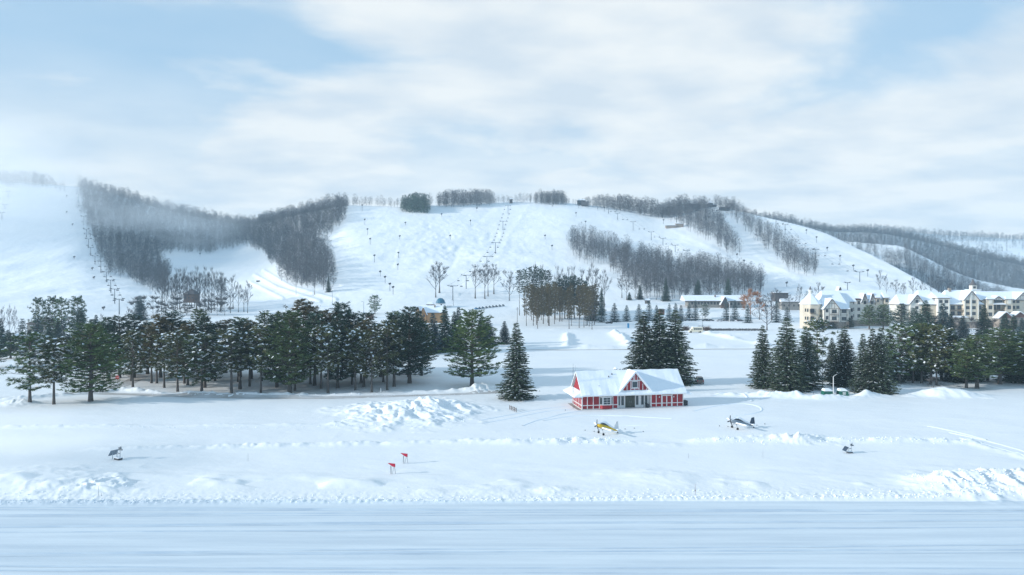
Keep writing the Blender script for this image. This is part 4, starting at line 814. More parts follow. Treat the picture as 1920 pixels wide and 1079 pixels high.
    wo_ = MB().box(gx - .78, gx + .55, -.37, -.3, 4.4, 5.85).build('window', white_p, o); MB().box(gx - .66, gx + .43, -.385, -.368, 4.52, 5.72).build('pane', glass, wo_)
    gr = MB()
    for sg in (-1, 1):
        gr.slab([(gx + sg * (gh + .15), -.75, BZ - .1), (gx + sg * .5, mid - .1, AZ - .55) if False else (gx + sg * (gh + .15), -.1, BZ - .1), (gx, mid + .2, AZ - .1), (gx, -.75, AZ - .1)], .26)
    gr.build('gable_roof_snow', snow_thick, o)
    c = MB(); c.tube((8.9, mid + .4, RZ - .9), (8.9, mid + .4, RZ + .25), .35, .35, 10); c.build('chimney', steel, o)
    c = MB(); c.tube((8.9, mid + .4, RZ + .22), (8.9, mid + .4, RZ + .55), .55, .25, 10); c.build('chimney_snow', snow_thick, o)
    for x, y, z in ((6.7, 2.4, 6.4), (4.0, .7, 4.6), (7.6, 2.9, 6.9)):
        c = MB(); c.tube((x, y, z - .3), (x, y, z + .35), .1, .1, 8); c.build('vent_pipe', dark, o)
    for x in (17.3, 20.6):
        c = MB(); c.box(x - .08, x + .08, -.18, -.05, 2.1, 2.4); c.build('wall_lamp', white_p, o)
    c = MB(); c.box(e1 - .6, e1 - .05, -.1, .45, 0, .75); c.box(e1 - .5, e1 - .15, 0, .35, .75, .85); tag(c.build('waste_bin', dark), 'small dark bin beside the entry of the red building', 'bin').matrix_world = o.matrix_basis.copy()
    b2 = MB(); b2.box(W + .2, W + 1.3, .6, 1.9, 0, 1.0); b2.box(W + .15, W + 1.35, .55, 1.95, 1.0, 1.1); b2.box(W + .5, W + 1.0, .52, .6, .4, .7); q = b2.build('utility_box', dark); q.matrix_world = o.matrix_basis.copy(); tag(q, 'dark utility box against the right end of the red building', 'utility box')
    tag(MB().box(-1.0, 6, -.35, 8, .012, .03).build('bare_ground', soil), kind='structure').matrix_world = o.matrix_basis.copy()
    # radio mast at the left corner
    m_ = thing('radio_mast', 'thin lattice radio mast at the left corner of the red building', 'mast', (13.1, 146.0, 0))
    q = MB()
    for a in range(3):
        q.tube((.16 * math.cos(a * 2.09), .16 * math.sin(a * 2.09), 0), (.12 * math.cos(a * 2.09), .12 * math.sin(a * 2.09), 8.9), .022, .018, 4)
    for k in range(28):
        a = k % 3; z = .3 * k + .1; r_ = .155
        q.tube((r_ * math.cos(a * 2.09), r_ * math.sin(a * 2.09), z), (r_ * math.cos((a + 1) * 2.09), r_ * math.sin((a + 1) * 2.09), z + .3), .012, .012, 4)
    q.build('lattice', metal, m_)
    q = MB(); q.tube((0, 0, 8.7), (0, 0, 9.7), .02, .015, 5); q.tube((0, 0, 8.2), (.5, 0, 8.2), .015, .015, 4); q.tube((.5, 0, 7.7), (.5, 0, 9.3), .018, .012, 5); q.build('antenna', metal, m_)
terminal()

# ------------------------------------------------------------------ aircraft on the apron (tail-wheel type, snow on wings)
def loft(m, secs, n=14, mi=0):
    """body of revolution-like sections: (x, zc, halfwidth, halfheight)"""
    b = len(m.v)
    for (x, zc, hw, hh) in secs:
        for i in range(n):
            a = 2 * math.pi * i / n; m.v.append((x, hw * math.cos(a), zc + hh * math.sin(a)))
    for k in range(len(secs) - 1):
        for i in range(n):
            m.f.append((b + k * n + i, b + k * n + (i + 1) % n, b + (k + 1) * n + (i + 1) % n, b + (k + 1) * n + i)); m.m.append(mi)
    m.f.append(tuple(b + i for i in range(n))[::-1]); m.m.append(mi); e = b + (len(secs) - 1) * n; m.f.append(tuple(e + i for i in range(n))); m.m.append(mi)
def plane(body, fin, belly, lab, px, py, rz, sc_=1.0, rot=0.0):
    X, Y, Z = flat(px, py); o = thing('small_aircraft', lab, 'aircraft', (X, Y, Z - .02), rz, 'snow-covered aircraft on the apron'); o.scale = sc_ if isinstance(sc_, tuple) else (sc_,) * 3
    # local: nose towards -x, tail +x, main wheels at x=0; nose-high stance
    f = MB(); loft(f, [(-1.15, 1.75, .16, .16), (-1.05, 1.74, .36, .36), (-.5, 1.62, .48, .50), (.2, 1.50, .52, .58), (1.0, 1.34, .47, .52), (2.2, 1.0, .33, .36), (3.4, .72, .19, .22), (4.2, .56, .09, .13)]); f.build('fuselage', body, o, True)
    c = MB(); loft(c, [(-.35, 1.98, .08, .05), (-.05, 2.08, .36, .26), (.5, 2.02, .40, .32), (1.1, 1.80, .34, .24), (1.7, 1.48, .12, .1)], 12); c.build('canopy', glass, o, True)
    s_ = MB(); loft(s_, [(-1.0, 2.05, .14, .06), (-.6, 2.13, .30, .13), (-.1, 2.30, .26, .14), (.5, 2.36, .38, .22), (1.2, 2.12, .44, .27), (2.1, 1.58, .38, .24), (3.2, 1.08, .24, .17), (3.7, .9, .08, .05)], 10); s_.build('fuselage_snow', snow_thick, o, True)
    bl = MB(); loft(bl, [(-.95, 1.42, .3, .16), (-.2, 1.2, .5, .24), (.9, 1.02, .48, .22), (2.4, .74, .28, .12)], 10); bl.build('belly', belly, o, True)
    w_ = MB()
    for sg in (-1, 1):
        w_.add([(-.25, sg * .4, 1.25), (1.25, sg * .4, 1.02), (1.1, sg * 4.1, 1.28), (.1, sg * 4.1, 1.42), (-.2, sg * .4, 1.37), (1.25, sg * .4, 1.06), (1.1, sg * 4.1, 1.31), (.12, sg * 4.1, 1.5)], [(0, 1, 2, 3), (4, 7, 6, 5), (0, 3, 7, 4), (1, 5, 6, 2), (3, 2, 6, 7), (0, 4, 5, 1)])
    w_.build('wing', white_p, o)
    ws = MB()
    for sg in (-1, 1):
        k = [(i / 8) for i in range(9)]; rows = []
        for t in k:
            y = sg * (.42 + 3.72 * t); z0 = 1.36 + (1.5 - 1.36) * t; z1 = 1.05 + (1.31 - 1.05) * t; xa = -.22 + .34 * t; xb = 1.26 - .16 * t; th = .13 + .04 * math.sin(t * 17)
            if t == 1: th = .02
            rows.append([(xa, y, z0 + .01), (xa + .12, y, z0 + th), ((xa + xb) / 2, y, (z0 + z1) / 2 + th + .05), (xb - .1, y, z1 + th), (xb, y, z1 + .01)])
        vs = sum(rows, []); fs = []
        for i in range(8):
            for j in range(4): a = i * 5 + j; fs.append((a, a + 1, a + 6, a + 5) if sg < 0 else (a, a + 5, a + 6, a + 1))
        ws.add(vs, fs)
    ws.build('wing_snow', snow_thick, o)
    fn = MB(); fn.prism([(3.25, .85), (3.75, 2.25), (4.35, 2.35), (4.55, .62), (4.0, .5)], 'y', -.05, .05); fn.build('tail_fin', fin, o)
    ts = MB(); ts.box(3.5, 4.3, -1.25, 1.25, .82, .88); tp = ts.build('tailplane', white_p, o); MB().box(3.52, 4.28, -1.2, 1.2, .883, .97).build('snow_cover', snow_thick, tp)
    pr = MB(); pr.tube((-1.2, 0, 1.76), (-1.42, 0, 1.77), .13, .03, 8)
    po = pr.build('spinner', dark, o)
    for a in (90, 210, 330):
        a = R(a + rot); q = MB(); d = (math.cos(a), math.sin(a)); n_ = (-d[1], d[0])
        pts = [(.1, .07), (.5, .13), (.95, .12), (1.22, .05)]
        poly = [(d[0] * r_ + n_[0] * w2, d[1] * r_ + n_[1] * w2) for r_, w2 in pts] + [(d[0] * r_ - n_[0] * w2, d[1] * r_ - n_[1] * w2) for r_, w2 in pts[::-1]]
        q.prism([(y, 1.765 + z) for y, z in poly], 'x', -1.32, -1.24); q.build('propeller_blade', dark, o)
    for sg in (-1, 1):
        q = MB(); q.tube((-.05, sg * .45, 1.15), (-.15, sg * 1.15, .3), .06, .045, 6); g_ = q.build('landing_gear', steel, o)
        q = MB(); q.tube((-.15, sg * 1.08, .25), (-.15, sg * 1.26, .25), .25, .25, 14); q.build('wheel', rubber, g_)
    q = MB(); q.tube((4.1, 0, .5), (4.25, 0, .14), .035, .03, 6); g_ = q.build('tail_gear', steel, o); MB().tube((4.28, -.05, .13), (4.28, .05, .13), .13, .13, 10).build('wheel', rubber, g_)
    return o
plane(yellow, white_p, white_p, 'yellow and white tail-wheel aircraft capped with snow on the apron', 1128, 815.5, R(18), (.74, .86, .92), 8)
plane(planegrey, navy, white_p, 'grey tail-wheel aircraft with dark blue fin, snow on its wings', 1379, 806, R(11), .86, 8)

for i, (px, py) in enumerate([(1349, 801), (1365, 802.5), (1419, 800), (1434, 797.5), (1097, 809), (1114, 811), (1172, 806), (1189, 804.5), (1206, 811), (1060, 770)]):
    X, Y, Z = flat(px, py); r_ = .09; n_ = 6; q = MB(); q.tube((0, 0, -.1), (0, 0, .12), .12, .07, 7); q.tube((0, 0, .1), (.05, 0, .22), .02, .02, 4); o = q.build('tie_down_peg', dark); o.location = (X, Y, Z)
    tag(o, 'small dark tie-down peg poking out of the snow round the parked aircraft', 'peg', 'tie-down pegs on the apron')
# ------------------------------------------------------------------ cars and bus
def car(name, lab, px, py, rz, col, L_=4.5, H_=1.6, snowy=True, kind='suv', loc=None, group=None, cat='car'):
    X, Y, Z = loc or place(px, py); o = thing(name, lab, cat, (X, Y, Z), rz, group); k = H_ / 1.6; l = L_ / 4.5
    pro = [(-2.2, .35), (-2.25, .75), (-2.1, 1.0), (-1.15, 1.1), (1.9, 1.12), (2.2, 1.05), (2.25, .5), (2.2, .35)] if kind == 'suv' else [(-2.2, .3), (-2.25, .65), (-2.0, .85), (-1.0, .95), (1.5, .98), (2.15, .92), (2.25, .5), (2.2, .3)]
    cab = [(-1.2, 1.08), (-.55, 1.58), (1.75, 1.6), (2.1, 1.1)] if kind == 'suv' else [(-1.05, .94), (-.4, 1.38), (.75, 1.38), (1.45, .96)]
    b = MB(); b.prism([(x * l, z * k) for x, z in pro], 'y', -.9, .9); b.build('body', col, o)
    c = MB(); vs = [(x * l, sg * (.84 if z < 1.2 else .68), z * k) for sg in (-1, 1) for x, z in cab]
    c.add(vs, [(0, 1, 2, 3), (7, 6, 5, 4), (0, 4, 5, 1), (1, 5, 6, 2), (2, 6, 7, 3)]); c.build('cabin_glass', glass, o)
    zt = max(z for x, z in cab) * k; xr = [x * l for x, z in cab if z * k > zt * .98]
    r_ = MB(); r_.box(min(xr), max(xr), -.69, .69, zt - .02, zt + .05); ro = r_.build('roof', col, o)
    if snowy: MB().box(min(xr) + .05, max(xr) - .05, -.62, .62, zt + .052, zt + .16).build('roof_snow', snow_thick, ro)
    p_ = MB()
    for x in (cab[1][0] * l + .9, ) : p_.box(x - .05, x + .05, -.87, .87, 1.05 * k, zt)
    p_.build('door_pillar', col, o)
    for x in (-1.4, 1.4):
        for sg in (-1, 1):
            q = MB(); q.tube((x * l, sg * .75, .33), (x * l, sg * .93, .33), .34, .34, 14); wo_ = q.build('wheel', rubber, o); MB().tube((x * l, sg * .931, .33), (x * l, sg * .95, .33), .2, .18, 10).build('rim', steel, wo_)
    for sg in (-1, 1):
        MB().box(2.2 * l, 2.27 * l, sg * .72 - .1, sg * .72 + .1, .75 * k, 1.0 * k).build('tail_light', marker, o)
        MB().box(-2.27 * l, -2.18 * l, sg * .65 - .14, sg * .65 + .14, .68 * k, .82 * k).build('headlight', white_p, o)
    return o
car('parked_car', 'brown-grey SUV seen from behind, parked right of the red building', 1311, 720, R(-97), CARP[5], 4.7, 1.75, False)
car('parked_car', 'blue-grey car parked under trees at the far left', 116, 693, R(5), CARP[4], 4.5, 1.7)
car('parked_car', 'dark car parked at the foot of the planted spruces', 1142, 607, R(4), CARP[0], 4.8, 1.6, True, 'sedan')
CG = 'cars parked in front of the grey lodge'
for i, (px, py, c_, lab) in enumerate([(1289, 602, 2, 'grey car at the left end of the lodge parking, nearest the spruces'), (1300, 602, 0, 'dark car second from the left in the lodge parking'), (1322, 602.5, 0, 'black car left of the pole in the lodge parking'), (1333, 602.5, 0, 'black car right next to the silver one'),
        (1349, 603, 1, 'silver snow-topped car in the lodge parking'), (1360, 602.5, 0, 'dark car just right of the silver one'), (1371, 603, 2, 'grey car at the foot of the tall white lamp post'), (1388, 603, 0, 'dark car at the right end of the lodge parking')]):
    car('parked_car', lab, px, py, R(4 + 176 * (i % 2)), CARP[c_], 4.4, 1.55, True, 'sedan' if i % 2 else 'suv', None, CG)
def bus():
    X, Y, Z = place(1304, 624.5); o = thing('shuttle_bus', 'cream shuttle bus with a row of dark windows in the parking', 'bus', (X, Y, Z), R(3)); l = 3.55
    b = MB(); b.prism([(-l + 1.7, .45), (-l + 1.7, 2.9), (-l + 1.9, 3.05), (l, 3.05), (l, .45)], 'y', -1.15, 1.15); b.build('body', busp, o)
    b = MB(); b.prism([(-l, .45), (-l, 1.15), (-l + .75, 1.35), (-l + 1.35, 2.2), (-l + 1.72, 2.25), (-l + 1.72, .45)], 'y', -1.0, 1.0); b.build('cab', busp, o)
    for sg in (-1,):
        for k in range(4):
            x = -l + 2.3 + k * 1.12; MB().box(x, x + .98, -1.18, -1.151, 1.65, 2.45).build('window', glass, o)
        MB().box(-l + .95, -l + 1.5, -1.03, -1.001, 1.4, 1.95).build('window', glass, o)
    MB().box(-l + 1.75, l, -1.1, 1.1, 3.06, 3.2).build('roof_snow', snow_thick, o)
    for x in (-l + .8, l - 1.3):
        for sg in (-1, 1): wo_ = MB().tube((x, sg * .95, .45), (x, sg * 1.17, .45), .45, .45, 14).build('wheel', rubber, o)
bus()
for i, (px, py) in enumerate([(1289, 620.5), (1317, 620.5), (1329, 621.5)]):
    X, Y, Z = place(px, py); random.seed(90 + i); a = far_bare(2.2, 1.6, 420, .16, .02, 50 + i)
    m_ = mesh_obj('round_bush', a[0], a[1], MATS['brown_timber']); m_.location = (X, Y + 3, Z); tag(m_, ['round brown bush at the nose of the bus', 'round brown bush behind the bus', 'round brown bush just right of the bus'][i], 'bush')
hg = TB(); random.seed(33)
for i in range(1500):
    px = random.uniform(1333, 1432); X, Y, Z = flat(px, 620.5); hg.sliver((X, Y + random.uniform(-1, 1), random.uniform(0, .9)), dirv(random.uniform(0, 6), 1.5), random.uniform(.5, .9), .25, 0)
a = hg.arr(); tag(mesh_obj('hedge', a[0], a[1], MATS['dark_shingles']), 'long low dark hedge right of the bus', 'hedge')

# ------------------------------------------------------------------ poles, lamps, markers, signs
def pole(name, lab, cat, px, py, ty, r_=.1, m=metal, arm=None, yb=None, group=None):
    X, Y, Z = yb or place(px, py); h = (H - (ty - HY) * Y / F) - Z; o = thing(name, lab, cat, (X, Y, Z - .2), 0, group)
    MB().tube((0, 0, 0), (0, 0, h + .2), r_, r_ * .7, 8).build('post', m, o)
    if arm == 'lamp': MB().tube((0, 0, h + .1), (-.9, 0, h + .25), .06, .05, 6).build('arm', m, o); MB().box(-1.6, -.8, -.2, .2, h + .15, h + .35).build('lamp_head', m, o)
    if arm == 'cross':
        for z in (.94, .86): MB().box(-.9, .9, -.06, .06, h * z - .06, h * z + .06).build('crossarm', m, o)
    if arm == 'flag': MB().tube((0, 0, h * .45), (0, 0, h * .6), r_ * 2.2, r_ * 2.2, 6).build('collar', m, o)
    if arm == 'vane': MB().tube((0, 0, h + .15), (.9, 0, h + .75), .06, .03, 6).build('vane', m, o)
    return o
pole('utility_pole', 'wooden utility pole with crossarm left of the pine grove', 'pole', 970, 609, 576, .16, bark, 'cross')
pole('lamp_post', 'tall white lamp post in the lodge parking', 'lamp post', 1368, 604, 566, .16, white_p, 'lamp')
pole('lamp_post', 'thin grey lamp post beside the shuttle bus', 'lamp post', 1317, 624, 592, .1, metal, 'lamp')
pole('lamp_post', 'grey pole beside the small dark shed', 'lamp post', 1123, 578, 558, .12, metal, 'lamp')
for i, (px, py, ty) in enumerate([(555, 553, 520), (587, 556, 540), (623, 572, 544), (682, 600, 566), (850, 574, 563)]):
    pole('light_pole', 'thin light pole on the lower slope, %s from the left' % ORD[i], 'pole', px, py, ty, .16, metal, 'lamp' if i != 2 else None, None, 'light poles on the lower slope')
FP = [(184.5, 933, 912), (190, 933, 924), (465, 863, 851), (1303.5, 929, 908), (1430.5, 859, 846), (1291, 859, 850)]
for i, (px, py, ty) in enumerate(FP):
    pole('marker_stake', ['taller thin stake by the near-left snow heap', 'shorter stake with dark tip by the near-left snow heap', 'thin stake in the snow field left of centre', 'thin stake with red collar beside the runway', 'thin stake in the snow below the grey aircraft', 'short faint stake in the open snow'][i], 'stake', px, py, ty, .022, metal if i != 3 else redbrown, 'flag' if i in (1, 3) else None)
pole('marker_stake', 'white stake post at the edge of the road below the pines', 'stake', 714, 735, 728, .12, white_p)
def stop_sign():
    X, Y, Z = flat(220, 731); o = thing('stop_sign', 'red octagonal stop sign on the road corner left', 'stop sign', (X, Y, Z)); MB().tube((0, 0, -.2), (0, 0, 2.4), .05, .05, 6).build('post', steel, o)
    r_ = .52; oct_ = [(r_ * math.cos(R(22.5 + 45 * i)), 2.55 + r_ * math.sin(R(22.5 + 45 * i))) for i in range(8)]
    MB().prism([(x * 1.07, (z - 2.55) * 1.07 + 2.55) for x, z in oct_], 'y', -.065, -.05).build('border', white_p, o); p = MB().prism(oct_, 'y', -.08, -.067).build('panel', orange_s, o)
    cu = bpy.data.curves.new('lettering', 'FONT'); cu.body = 'STOP'; cu.size = .36; cu.extrude = .004; cu.align_x = 'CENTER'; cu.align_y = 'CENTER'; t0_ = bpy.data.objects.new('lettering_curve', cu); COL.objects.link(t0_); bpy.context.view_layer.update(); me_ = bpy.data.meshes.new_from_object(t0_.evaluated_get(bpy.context.evaluated_depsgraph_get())); bpy.data.objects.remove(t0_); t = bpy.data.objects.new('lettering', me_); COL.objects.link(t); t.parent = p; me_.materials.clear(); me_.materials.append(white_p); t.location = (0, -.09, 2.55); t.rotation_euler = (R(90), 0, 0)
stop_sign()
for i, (px, py, lab) in enumerate([(735, 889, 'nearer red airfield marker on thin grey legs'), (758.5, 869, 'farther red airfield marker on thin grey legs')]):
    X, Y, Z = flat(px, py); o = thing('airfield_marker', lab, 'marker', (X, Y, Z), R(-8), 'red airfield markers'); o.scale = (.95, .95, .95)
    MB().add([(-.66, -.05, 1.62), (.46, -.08, 1.52), (.46, -.08, 1.05), (.12, -.08, 1.12), (-.64, .05, 1.62), (.48, .08, 1.54), (.48, .08, 1.08), (.12, .08, 1.14)], [(0, 3, 2, 1), (4, 5, 6, 7), (0, 1, 5, 4), (1, 2, 6, 5), (2, 3, 7, 6), (3, 0, 4, 7)]).build('panel', marker, o)
    for a, b, c_ in ((-.2, -.02, -.22), (.3, -.04, .06), (.36, .04, .5), (-.16, .04, -.14)): MB().tube((c_, b * 4, -.1), (a, b, 1.2), .04, .04, 6).build('leg', steel, o)
def solar_station(px, py, rz, lab, k=1.0, m_solar=solar):
    X, Y, Z = flat(px, py); o = thing('solar_station', lab, 'weather station', (X, Y, Z), rz, 'solar-powered stations in the field'); o.scale = (k,) * 3
    MB().box(-.3, .8, -.35, .35, .04, .28).build('skid_base', dark, o); MB().box(-.28, .78, -.33, .33, .285, .4).build('snow_cover', snow_thick, o)
    p = MB(); p.slab([(-1.15, -.75, .55), (-1.15, .55, .55), (-.45, .55, 1.45), (-.45, -.75, 1.45)], .05); po = p.build('solar_panel', m_solar, o)
    q = MB()
    for z in (.35, .7): q.slab([(-1.17 + z * .75, -.76, .62 + z * .95), (-1.17 + z * .75, .56, .62 + z * .95), (-1.13 + z * .75, .56, .66 + z * .95), (-1.13 + z * .75, -.76, .66 + z * .95)], .02)
    q.build('frame_bar', dark, po)
    for x, y, z in ((-.75, -.3, .95), (-.1, .0, 1.05), (.7, 0, 1.75)): MB().tube((x, y, 0), (x, y, z), .045, .04, 6).build('leg', steel, o)
    MB().tube((-.55, 0, 1.15), (.7, 0, .98), .05, .05, 6).build('crossbar', steel, o); MB().tube((-.1, 0, .85), (.7, 0, .98), .04, .04, 6).build('crossbar', steel, o)
    MB().box(.5, .85, -.15, .15, 1.55, 1.98).build('instrument_box', metal, o); MB().tube((.7, 0, 1.95), (1.0, 0, 2.2), .06, .03, 6).build('sensor_arm', metal, o); MB().tube((.95, 0, 1.65), (1.2, 0, 1.65), .12, .12, 8).build('sensor', metal, o)
    return o
solar_station(220, 861.5, R(-28), 'solar-powered station with tilted blue-grey panel at left in the snow', .98); solar_station(1591, 851, R(8), 'small solar-powered station with dark tilted panel on the right', .72, navy)
# short fence by the apron
X, Y, Z = flat(962, 771); o = thing('picket_fence', 'short run of dark wooden pickets left of the red building', 'fence', (X, Y, Z), R(115))
for k in range(5): MB().box(-1.6 + k * .8, -1.5 + k * .8, -.05, .05, -.1, .95).build('picket', timber, o)
MB().box(-1.6, 1.7, .051, .09, .35, .45).build('rail', timber, o); MB().box(-1.6, 1.7, .051, .09, .7, .8).build('rail', timber, o)
# green tanks with a guard rail and a white mast
X, Y, Z = flat(1572, 743); X0, Y0 = X, Y
def tank(x, wd, lab, sign=False):
    o = thing('green_tank', lab, 'tank', (x, Y0, 0.0), 0, 'green fuel tanks'); MB().prism([(-wd, .15), (-wd * .85, 1.25), (wd * .85, 1.25), (wd, .15)], 'y', -.8, .9).build('tank_body', binc, o)
    MB().prism([(-wd * .85, 1.255), (-wd * .7, 1.75), (wd * .2, 1.85), (wd * .85, 1.255)], 'y', -.75, .85).build('snow_cover', snow_thick, o)
    if sign:
        for z in (.5, .8): MB().box(-.35, .35, -.83, -.803, z, z + .2).build('white_panel', white_p, o)
    for sg in (-1, 1): MB().box(sg * wd * .8 - .1, sg * wd * .8 + .1, -.7, .8, -.1, .148).build('skid', dark, o)
tank(X0 - 2.6, 1.25, 'left green tank, half buried, behind the white mast'); tank(X0 + 1.0, 1.15, 'right green tank with two small white panels', True)
o = thing('guard_rail', 'thin grey pipe railing around the green tanks', 'railing', (X0, Y0 + 1.6, 0.3))
for x in (-5.2, -3.6, -2, 0, 1.8, 3.4, 4.6): MB().tube((x, 0, -.3), (x, 0, 1.45), .035, .035, 6).build('post', metal, o)
for z in (.8, 1.4): MB().tube((-5.2, 0, z), (4.6, 0, z), .03, .03, 6).build('rail', metal, o)
pole('light_mast', 'white mast standing between the green tanks', 'mast', 1562.5, 744, 706, .11, white_p, 'vane')

# ------------------------------------------------------------------ chairlifts
def tower(px, py, ty, lab, grp, wd=3.2, rz=0.0):
    X, Y, Z = hit(px, py, 440); h = (H - (ty - HY) * Y / F) - Z; o = thing('lift_tower', lab, 'lift tower', (X, Y, Z - .5), rz, grp)
    MB().tube((0, 0, 0), (0, 0, h + .5), .42, .28, 8).build('post', metal, o)
    MB().box(-wd, wd, -.25, .25, h + .1, h + .55).build('crossarm', metal, o)
    for sg in (-1, 1): MB().box(sg * wd - .25, sg * wd + .25, -1.6, 1.6, h + .56, h + 1.0).build('sheave_train', dark, o)
    return Vector((X, Y, Z + h + .3))
def lift(name, tw, chairs, wd=3.2, nch=1.0):
    grp = 'towers of the ' + name; pts = [tower(px, py, ty, '%s tower from the top of the %s' % (ORD[i], name), grp, wd) for i, (px, py, ty) in enumerate(tw)]
    cab = MB(); spots = []
    for a, b in zip(pts[:-1], pts[1:]):
        L_ = (b - a).length; n = 6
        for sg in (-1, 1):
            pr = None
            for i in range(n + 1):
                t = i / n; p = a.lerp(b, t) + Vector((sg * wd, 0, -4 * t * (1 - t) * L_ * .025))
                if pr is not None: cab.tube(pr, p, .06, .06, 4)
                pr = p
            k = max(1, int(L_ / (26 / nch)))
            for i in range(k):
                t = (i + .5) / k; spots.append(a.lerp(b, t) + Vector((sg * wd, 0, -4 * t * (1 - t) * L_ * .025)))
    tag(cab.build('lift_cable', metal), 'steel haul cables of the ' + name, 'cable')
    for i, p in enumerate(spots if chairs else []):
        o = chair0(); q = dup(o, p, 0, None, 'empty lift chair hanging on the ' + name, 'chairs on the ' + name)
    return pts
_c = []
def chair0():
    if not _c:
        o = thing('lift_chair', None, 'lift chair'); MB().tube((0, 0, 0), (0, .1, -2.0), .07, .07, 5).build('hanger', metal, o)
        q = MB(); q.box(-1.1, 1.1, -.1, .45, -2.55, -2.4); q.build('seat', dark, o); MB().box(-1.1, 1.1, .45, .55, -2.5, -1.8).build('backrest', dark, o); MB().tube((-1.1, 0, -1.95), (1.1, 0, -1.95), .06, .06, 5).build('safety_bar', metal, o); _c.append(o)
    return _c[0]
lift('central chairlift', [(952.5, 401, 386), (943, 432, 415), (929, 476, 455), (913, 506, 481), (874, 542, 516), (849, 564, 536)], True, 4.2, 1.3)
lift('misty left chairlift', [(144.5, 363, 350), (147.5, 379, 364), (152, 401, 386), (157, 422, 406), (162, 446, 430), (166, 465, 448), (170, 480, 464), (178, 496, 480), (189, 512, 490), (199.5, 530, 510), (207.5, 549, 525), (215, 570, 542), (223.5, 590, 561)], True, 3.2, .9)
lift('far-left chairlift', [(18, 350, 340), (15, 370, 359), (9, 392, 384), (3.5, 412, 399), (-6, 440, 425)], False, 3)
lift('lift beside the ridge wood', [(1120, 393, 383), (1141, 401, 387), (1158, 413, 400), (1187, 433, 416), (1221, 451, 435), (1243, 461, 447), (1266, 473, 460), (1288, 481, 470)], True, 3.2, .6)
lift('lift beside the right-hand wood strip', [(1365, 403, 393), (1383, 419, 407), (1398, 434, 421), (1421, 452, 441), (1436, 466, 452), (1462, 482, 470)], False, 3)
lift('far-right chairlift', [(1455, 425, 410), (1472, 440, 421), (1529, 490, 468), (1612, 529, 510)], True, 3.6, .8)
tower(1589, 556, 530, 'dark lift tower standing behind the hotel roof', 'towers of the beginner lift', 2.2)
o = thing('lift_station', 'teal domed lift base station on a short mast above the cabin', 'lift station', hit(826, 577, 440)); k = hit(826, 577, 440)[1] / F
d = MB(); n = 12; prof = [(8.3, 0, 9 * 0), (7.6, .9, 0), (6.2, 2.6, 0), (3.4, 3.9, 0), (0.4, 4.2, 0)]
vs = [(r_ * k * 0 + r_ * .5 * math.cos(6.283 * i / n) * .95, r_ * .42 * math.sin(6.283 * i / n), 3.4 + z * .95) for r_, z, _ in prof for i in range(n)]
d.add(vs, [(a * n + i, a * n + (i + 1) % n, (a + 1) * n + (i + 1) % n, (a + 1) * n + i) for a in range(4) for i in range(n)] + [tuple(range(n))[::-1], tuple(range(4 * n, 5 * n))]); d.build('dome', teal, o)
MB().box(-3.6, 3.9, -1.6, 1.6, 2.5, 3.38).build('machine_housing', white_p, o); MB().tube((.6, 0, -.5), (.6, 0, 2.5), .7, .6, 8).build('mast', dark, o); MB().tube((.6, 0, 1.2), (.6, 0, 1.5), 3.6, 3.6, 20).build('bullwheel', metal, o); MB().box(5.0, 9.0, -.2, .2, .9, 1.2).build('walkway', dark, o)

# ------------------------------------------------------------------ snow guns on poles
def gun(px, py, ty, lab, grp):
    X, Y, Z = hit(px, py, 440); h = max(3.2, (H - (ty - HY) * Y / F) - Z); o = thing('snow_gun', lab, 'snow gun', (X, Y, Z - .4), random.uniform(-.6, .6), grp)
    MB().tube((0, 0, 0), (0, 0, h - 1.1), .26, .2, 7).build('post', metal, o); MB().tube((-1.1, 0, h - .9), (1.0, 0, h - .35), .62, .75, 10).build('fan_barrel', dark, o); MB().box(-.7, .7, -.7, .7, h - 1.7, h - 1.45).build('platform', dark, o)
GUNS = [(684, 422, 410), (689, 441, 428), (694, 459, 446), (702, 493, 477), (713, 519, 507), (722, 532, 517), (737, 553, 536), (731, 546, 530), (747, 484, 472), (749.5, 450, 441), (746, 507, 494), (760, 423, 416), (792, 395, 390), (828, 407, 400), (844, 450, 440), (882, 423, 412), (894, 397, 389),
        (1022, 449, 440), (1035, 469, 459), (1080, 407, 398), (1085, 391, 383), (1098, 425, 414), (1133, 397, 388), (1244, 420, 411), (679, 397, 383)]
def ordl(lst, fmt, key=lambda q: q[0]):
    s_ = sorted(range(len(lst)), key=lambda i: key(lst[i])); out = [None] * len(lst)
    for r_, i in enumerate(s_): out[i] = fmt % ORD[r_]
    return out
for g_, lb in zip(GUNS, ordl(GUNS, 'fan snow gun on a pole, %s from the left on the open slope')): gun(*g_, lb, 'snow guns on the open slope')
GUNS2 = [(1382, 485, 475), (1395, 497, 487), (1512, 439, 430), (1531, 456, 443), (1551, 472, 463), (1575, 490, 478), (1600, 507, 496), (1627, 519, 505), (1475, 538, 528), (1418, 408, 398), (1344, 402, 394)]
for g_, lb in zip(GUNS2, ordl(GUNS2, 'small snow gun pole, %s from the left on the right-hand runs')): gun(*g_, lb, 'snow guns on the right-hand runs')
GUNS3 = [(125, 370, 366), (125, 401, 396), (136, 424, 419), (139, 486, 480), (173, 507, 501), (176, 524, 518), (375, 481, 474), (194, 582, 576)]
for g_, lb in zip(GUNS3, ordl(GUNS3, 'dim snow gun in the blowing mist, %s from the left')): gun(*g_, lb, 'snow guns on the misty slope')

